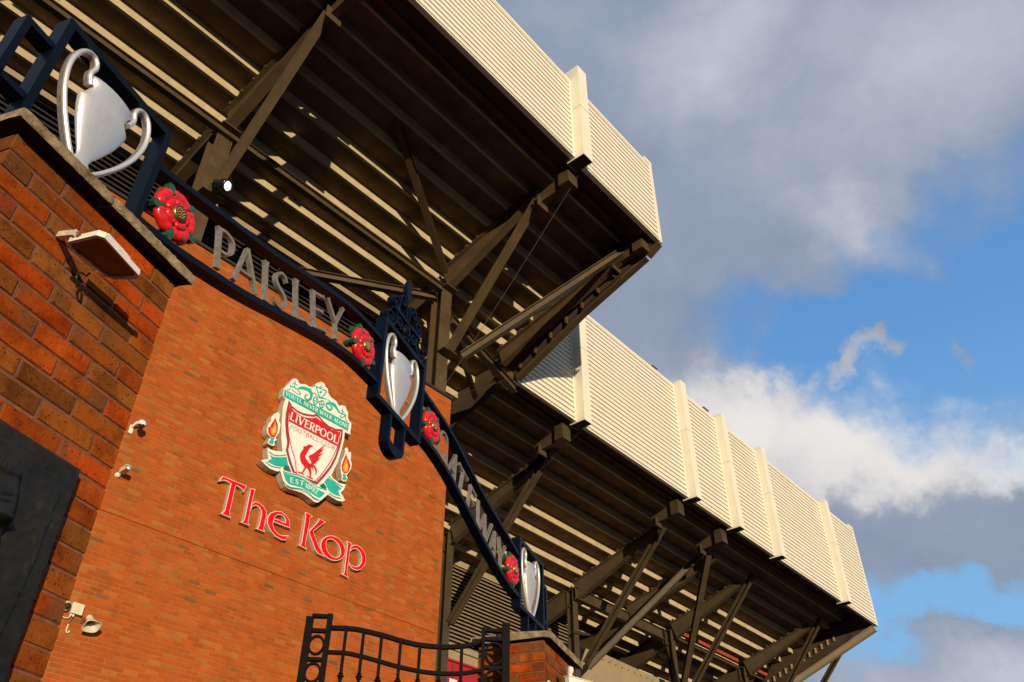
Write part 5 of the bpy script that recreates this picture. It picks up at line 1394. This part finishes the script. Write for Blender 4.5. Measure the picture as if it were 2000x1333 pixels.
# ================================================================== FIXTURES ON THE WALL (s, d, z)
t = Thing('dome_camera', ROT_S, (5.24, WD, 9.30), 'white dome camera on a bracket plate, upper of the fixtures by the near pier', 'security camera')
b = MB(); b.box(5.135, 5.215, WD - .03, WD - .002, 9.25, 9.45); t.part('wall_plate', b, M['white_plastic'])
b = MB(); b.tube([(5.17, WD - .03, 9.40), (5.20, WD - .14, 9.47), (5.24, WD - .26, 9.49), (5.25, WD - .30, 9.45)], [.030, .034, .036, .034], 10); t.part('arm', b, M['white_plastic'])
b = MB(); b.lathe([(.0, .10), (.05, .095), (.085, .06), (.092, .0), (.088, -.02)], (5.25, WD - .30, 9.385), (0, 0, 1), 20); t.part('housing', b, M['white_plastic'])
b = MB(); b.lathe([(.066, 0), (.062, -.035), (.04, -.062), (0, -.072)], (5.25, WD - .30, 9.364), (0, 0, 1), 18); t.part('dome_glass', b, M['glass_dark'])

t.e.scale = (.8, .8, .8)
t = Thing('security_camera', ROT_S, (5.22, WD, 8.45), 'box headed camera with bright square lens below the upper dome camera', 'security camera')
b = MB(); b.lathe([(.060, 0), (.060, .03), (.045, .06), (.02, .075)], (5.215, WD - .001, 8.46), (0, -1, 0), 16); b.tube([(5.215, WD - .06, 8.46), (5.235, WD - .14, 8.50), (5.24, WD - .19, 8.56)], .024, 10); t.part('mount', b, M['white_plastic'])
b = MB(); b.box(5.185, 5.295, WD - .36, WD - .10, 8.57, 8.585); b.box(5.183, 5.1865, WD - .36, WD - .10, 8.47, 8.569); b.box(5.2935, 5.297, WD - .36, WD - .10, 8.47, 8.569); b.box(5.187, 5.293, WD - .34, WD - .10, 8.47, 8.5685); t.part('housing', b, M['cream_plastic'])
b = MB(); b.box(5.189, 5.291, WD - .352, WD - .341, 8.472, 8.566); t.part('bezel', b, M['black_plastic'])
b = MB(); b.box(5.207, 5.273, WD - .358, WD - .3525, 8.490, 8.550); t.part('lens_window', b, M['white_plastic'])

t.e.scale = (.8, .8, .8)
t = Thing('dome_camera', ROT_S, (5.06, WD, 6.16), 'round eyeball dome camera beside the beige junction box low on the wall', 'security camera')
b = MB(); b.lathe([(.075, 0), (.078, .05), (.070, .085), (.050, .10), (0, .10)], (5.065, WD - .001, 6.195), (0.15, -1, -.25), 22); t.part('housing', b, M['cream_plastic'])
b = MB(); b.lathe([(.052, 0), (.048, .022), (.03, .042), (0, .05)], (5.080, WD - .098, 6.172), (0.15, -1, -.25), 18); t.part('dome_glass', b, M['glass_dark'])
b = MB(); b.lathe([(0, -.02), (.022, -.015), (.022, .015), (0, .02)], (5.010, WD - .06, 6.115), (1, 0, 0), 10); b.lathe([(0, -.02), (.018, -.012), (.018, .012), (0, .02)], (4.995, WD - .05, 6.235), (1, 0, 0), 10); t.part('side_knob', b, M['white_plastic'])

t = Thing('junction_box', ROT_S, (5.24, WD, 6.10), 'beige junction box with two glands and a hooked conduit on the wall', 'junction box')
b = MB(); b.box(5.155, 5.325, WD - .075, WD - .002, 6.105, 6.255); b.box(5.150, 5.330, WD - .088, WD - .0755, 6.100, 6.260); t.part('box', b, M['cream_plastic'])
for x in (5.185, 5.225):
    b = MB(); b.lathe([(.015, .0), (.016, -.028), (.008, -.036)], (x, WD - .04, 6.099), (0, 0, 1), 10); t.part('gland', b, M['white_plastic'])
b = MB(); b.tube([(5.185, WD - .04, 6.065), (5.17, WD - .035, 6.035), (5.12, WD - .03, 6.02), (5.06, WD - .03, 6.035), (5.03, WD - .05, 6.08)], .011, 8); t.part('cable', b, M['cream_plastic'])
b = MB(); b.tube([(5.225, WD - .04, 6.063), (5.215, WD - .02, 6.0), (5.205, WD - .015, 5.95)], .008, 8); t.part('cable', b, M['rusty'])
b = MB(); b.tube(smooth_path([(5.205, WD - .02, 5.95), (5.203, WD - .02, 5.87), (5.215, WD - .02, 5.835), (5.24, WD - .02, 5.835), (5.252, WD - .02, 5.865)], 4), .012, 8); t.part('hooked_conduit', b, M['cream_plastic'])

t = Thing('horn_speaker', ROT_S, (5.45, WD, 5.95), 'cream horn loudspeaker pointing down from the brick wall beside the junction box', 'loudspeaker')
ax = Vector((.10, -.62, -.78)).normalized()
hc = Vector((5.455, WD - .13, 6.09))
def horn_sec(k):
    # bell opens from a round throat to a rounded rectangular mouth
    return .045 + .085 * k ** 1.6
b = MB(); n = 28; rows_ = []
a_ = Vector((1, 0, 0)); a_ = (a_ - ax * a_.dot(ax)).normalized(); c_ = ax.cross(a_)
def loop(r, h, sq):
    out = []
    for j in range(n):
        th = 2 * math.pi * j / n
        cx, sy = math.cos(th), math.sin(th)
        e = 1 - .35 * sq
        out.append(hc + ax * h + a_ * (math.copysign(abs(cx) ** e, cx) * r * 1.10) + c_ * (math.copysign(abs(sy) ** e, sy) * r * (1 - .12 * sq)))
    return out
secs = [loop(.050, -.06, 0), loop(.058, -.02, 0)] + [loop(horn_sec(k / 6) + .012, .19 * k / 6, k / 6) for k in range(7)] + [loop(.143, .196, 1), loop(.128, .192, 1)] + [loop(horn_sec(k / 6) - .006, .19 * k / 6 + .002, k / 6) for k in range(5, -1, -1)]
vs = [p for s_ in secs for p in s_]
b.add(vs, [(i * n + j, i * n + (j + 1) % n, (i + 1) * n + (j + 1) % n, (i + 1) * n + j) for i in range(len(secs) - 1) for j in range(n)], 0, True)
b.add(secs[0], [tuple(range(n - 1, -1, -1))])
t.part('bell', b, M['cream_plastic'])
b = MB(); b.lathe([(.026, 0), (.034, .06), (.034, .10), (.022, .125), (0, .13)], hc, ax, 16); t.part('driver_plug', b, M['grey_metal'])
b = MB(); b.beam((5.40, WD - .002, 6.07), (5.43, WD - .13, 6.08), .04, .03); b.box(5.36, 5.44, WD - .02, WD - .002, 6.02, 6.13); t.part('bracket', b, M['rusty'])

t.e.scale = (.86, .86, .86)
# spotlight on the propped column
t = Thing('spotlight', ROT_S, (6.35, 15.1, 17.9), 'round lit spotlight clamped to the foot of the rusty steel prop', 'spotlight')
ax = Vector((.35, -.80, -.50)).normalized(); hc = Vector((6.02, 14.42, 17.17))
b = MB(); b.lathe([(.06, -.42), (.10, -.38), (.11, -.20), (.155, -.12), (.165, .0), (.165, .08), (.120, .08), (.119, .0)], hc, ax, 24); t.part('housing', b, M['black_plastic'])
b = MB(); b.lathe([(.118, .0), (.118, .045), (0, .055)], hc, ax, 24); t.part('lamp_glass', b, M['lamp'])
b = MB(); b.tube([hc - ax * .25 + Vector((-.0, 0, .1)), Vector((6.15, 14.7, 17.55)), Vector((6.1, 15.0, 17.75))], .03, 8); b.tube([hc - ax * .40, hc - ax * .55 + Vector((.05, .05, .05))], .05, 10); t.part('clamp', b, M['grey_metal'])

# maroon banner beyond the gate
t = Thing('advertising_banner', ROT_S, (25.0, 24.85, 9.0), 'maroon banner with white capitals seen through the iron gate', 'banner')
b = MB(); b.box(21.0, 26.9, 24.80, 24.83, 8.5, 12.36); t.part('sheet', b, M['maroon'])
b = MB()
zt, zb_ = 11.70, 9.9
fnb = plane
b.ribbon([(23.55, zb_, .32), (23.55, zt, .32)], fnb, 24.785, 24.798)
b.ribbon([(23.80, zt, .42), (24.45, zb_, .42)], fnb, 24.784, 24.798)
b.ribbon([(24.60, zb_, .34), (24.60, zt, .34)], fnb, 24.785, 24.798)
b.ribbon([(25.22, zb_, .42), (25.22, zt, .42)], fnb, 24.785, 24.798)
b.ribbon([(25.86, zt, .42), (26.30, zb_, .40)], fnb, 24.785, 24.798); b.ribbon([(26.30, zb_, .38), (26.75, zt, .38)], fnb, 24.784, 24.798)
t.part('lettering', b, M['white_print'])
b = MB(); b.box(21.0, 26.9, 24.70, 24.84, 12.362, 12.44); t.part('top_batten', b, M['maroon'])
b = MB(); b.box(25.12, 25.135, 24.7825, 24.7835, 8.5, 12.3); t.part('seam', b, M['void'])

# camera on the far pier (g, e, z)
t = Thing('security_camera', ROT_G, (6.45, 2.13, 3.45), 'white bullet camera with round lamp above it on the far brick pier', 'security camera')
b = MB(); b.beam((6.42, 1.98, 3.520), (6.66, 1.84, 3.512), .046, .044); b.beam((6.41, 1.986, 3.546), (6.68, 1.828, 3.538), .060, .005); t.part('housing', b, M['white_plastic'])
b = MB(); b.lathe([(.020, 0), (.020, .012), (.015, .012)], (6.662, 1.839, 3.512), (.86, -.51, 0), 14); t.part('lens', b, M['black_plastic'])
b = MB(); b.lathe([(.0, -.018), (.030, -.018), (.033, -.004), (.033, .010), (.028, .013), (0, .013)], (6.47, 1.97, 3.600), (.80, -.55, -.1), 20); t.part('lamp_head', b, M['white_plastic'])
b = MB(); b.tube([(6.47, 1.97, 3.575), (6.47, 1.965, 3.545)], .016, 8); b.tube([(6.43, 2.125, 3.47), (6.44, 2.05, 3.47), (6.47, 1.98, 3.50)], .02, 8); b.box(6.39, 6.47, 2.116, 2.128, 3.42, 3.52); t.part('bracket', b, M['white_plastic'])

# thin guy wires
def wire(p, q, label, sag=.10):
    n = 14; pts = []
    for k in range(n + 1):
        u = k / n
        pts.append(tuple(p[i] + (q[i] - p[i]) * u - (sag * 4 * u * (1 - u) if i == 2 else 0) for i in range(3)))
    t = Thing('guy_wire', ROT_S, pts[0], label, 'wire', 'thin wires under the stand')
    b = MB(); b.tube(pts, .005, 5); t.part('strand', b, M['steel'])
wire((14.6, 9.9, 21.75), (12.70, 13.6, 14.0), 'thin twisted wire dropping from the near fascia rib to the wall corner')
wire((18.5, 15.9, 18.9), (12.72, 13.7, 14.0), 'thin twisted wire running from the wall corner to the stand junction', .05)
wire((22.9, 16.2, 18.9), (21.0, 23.5, 13.6), 'thin wire hanging from the far fascia behind the gateway lettering', .1)
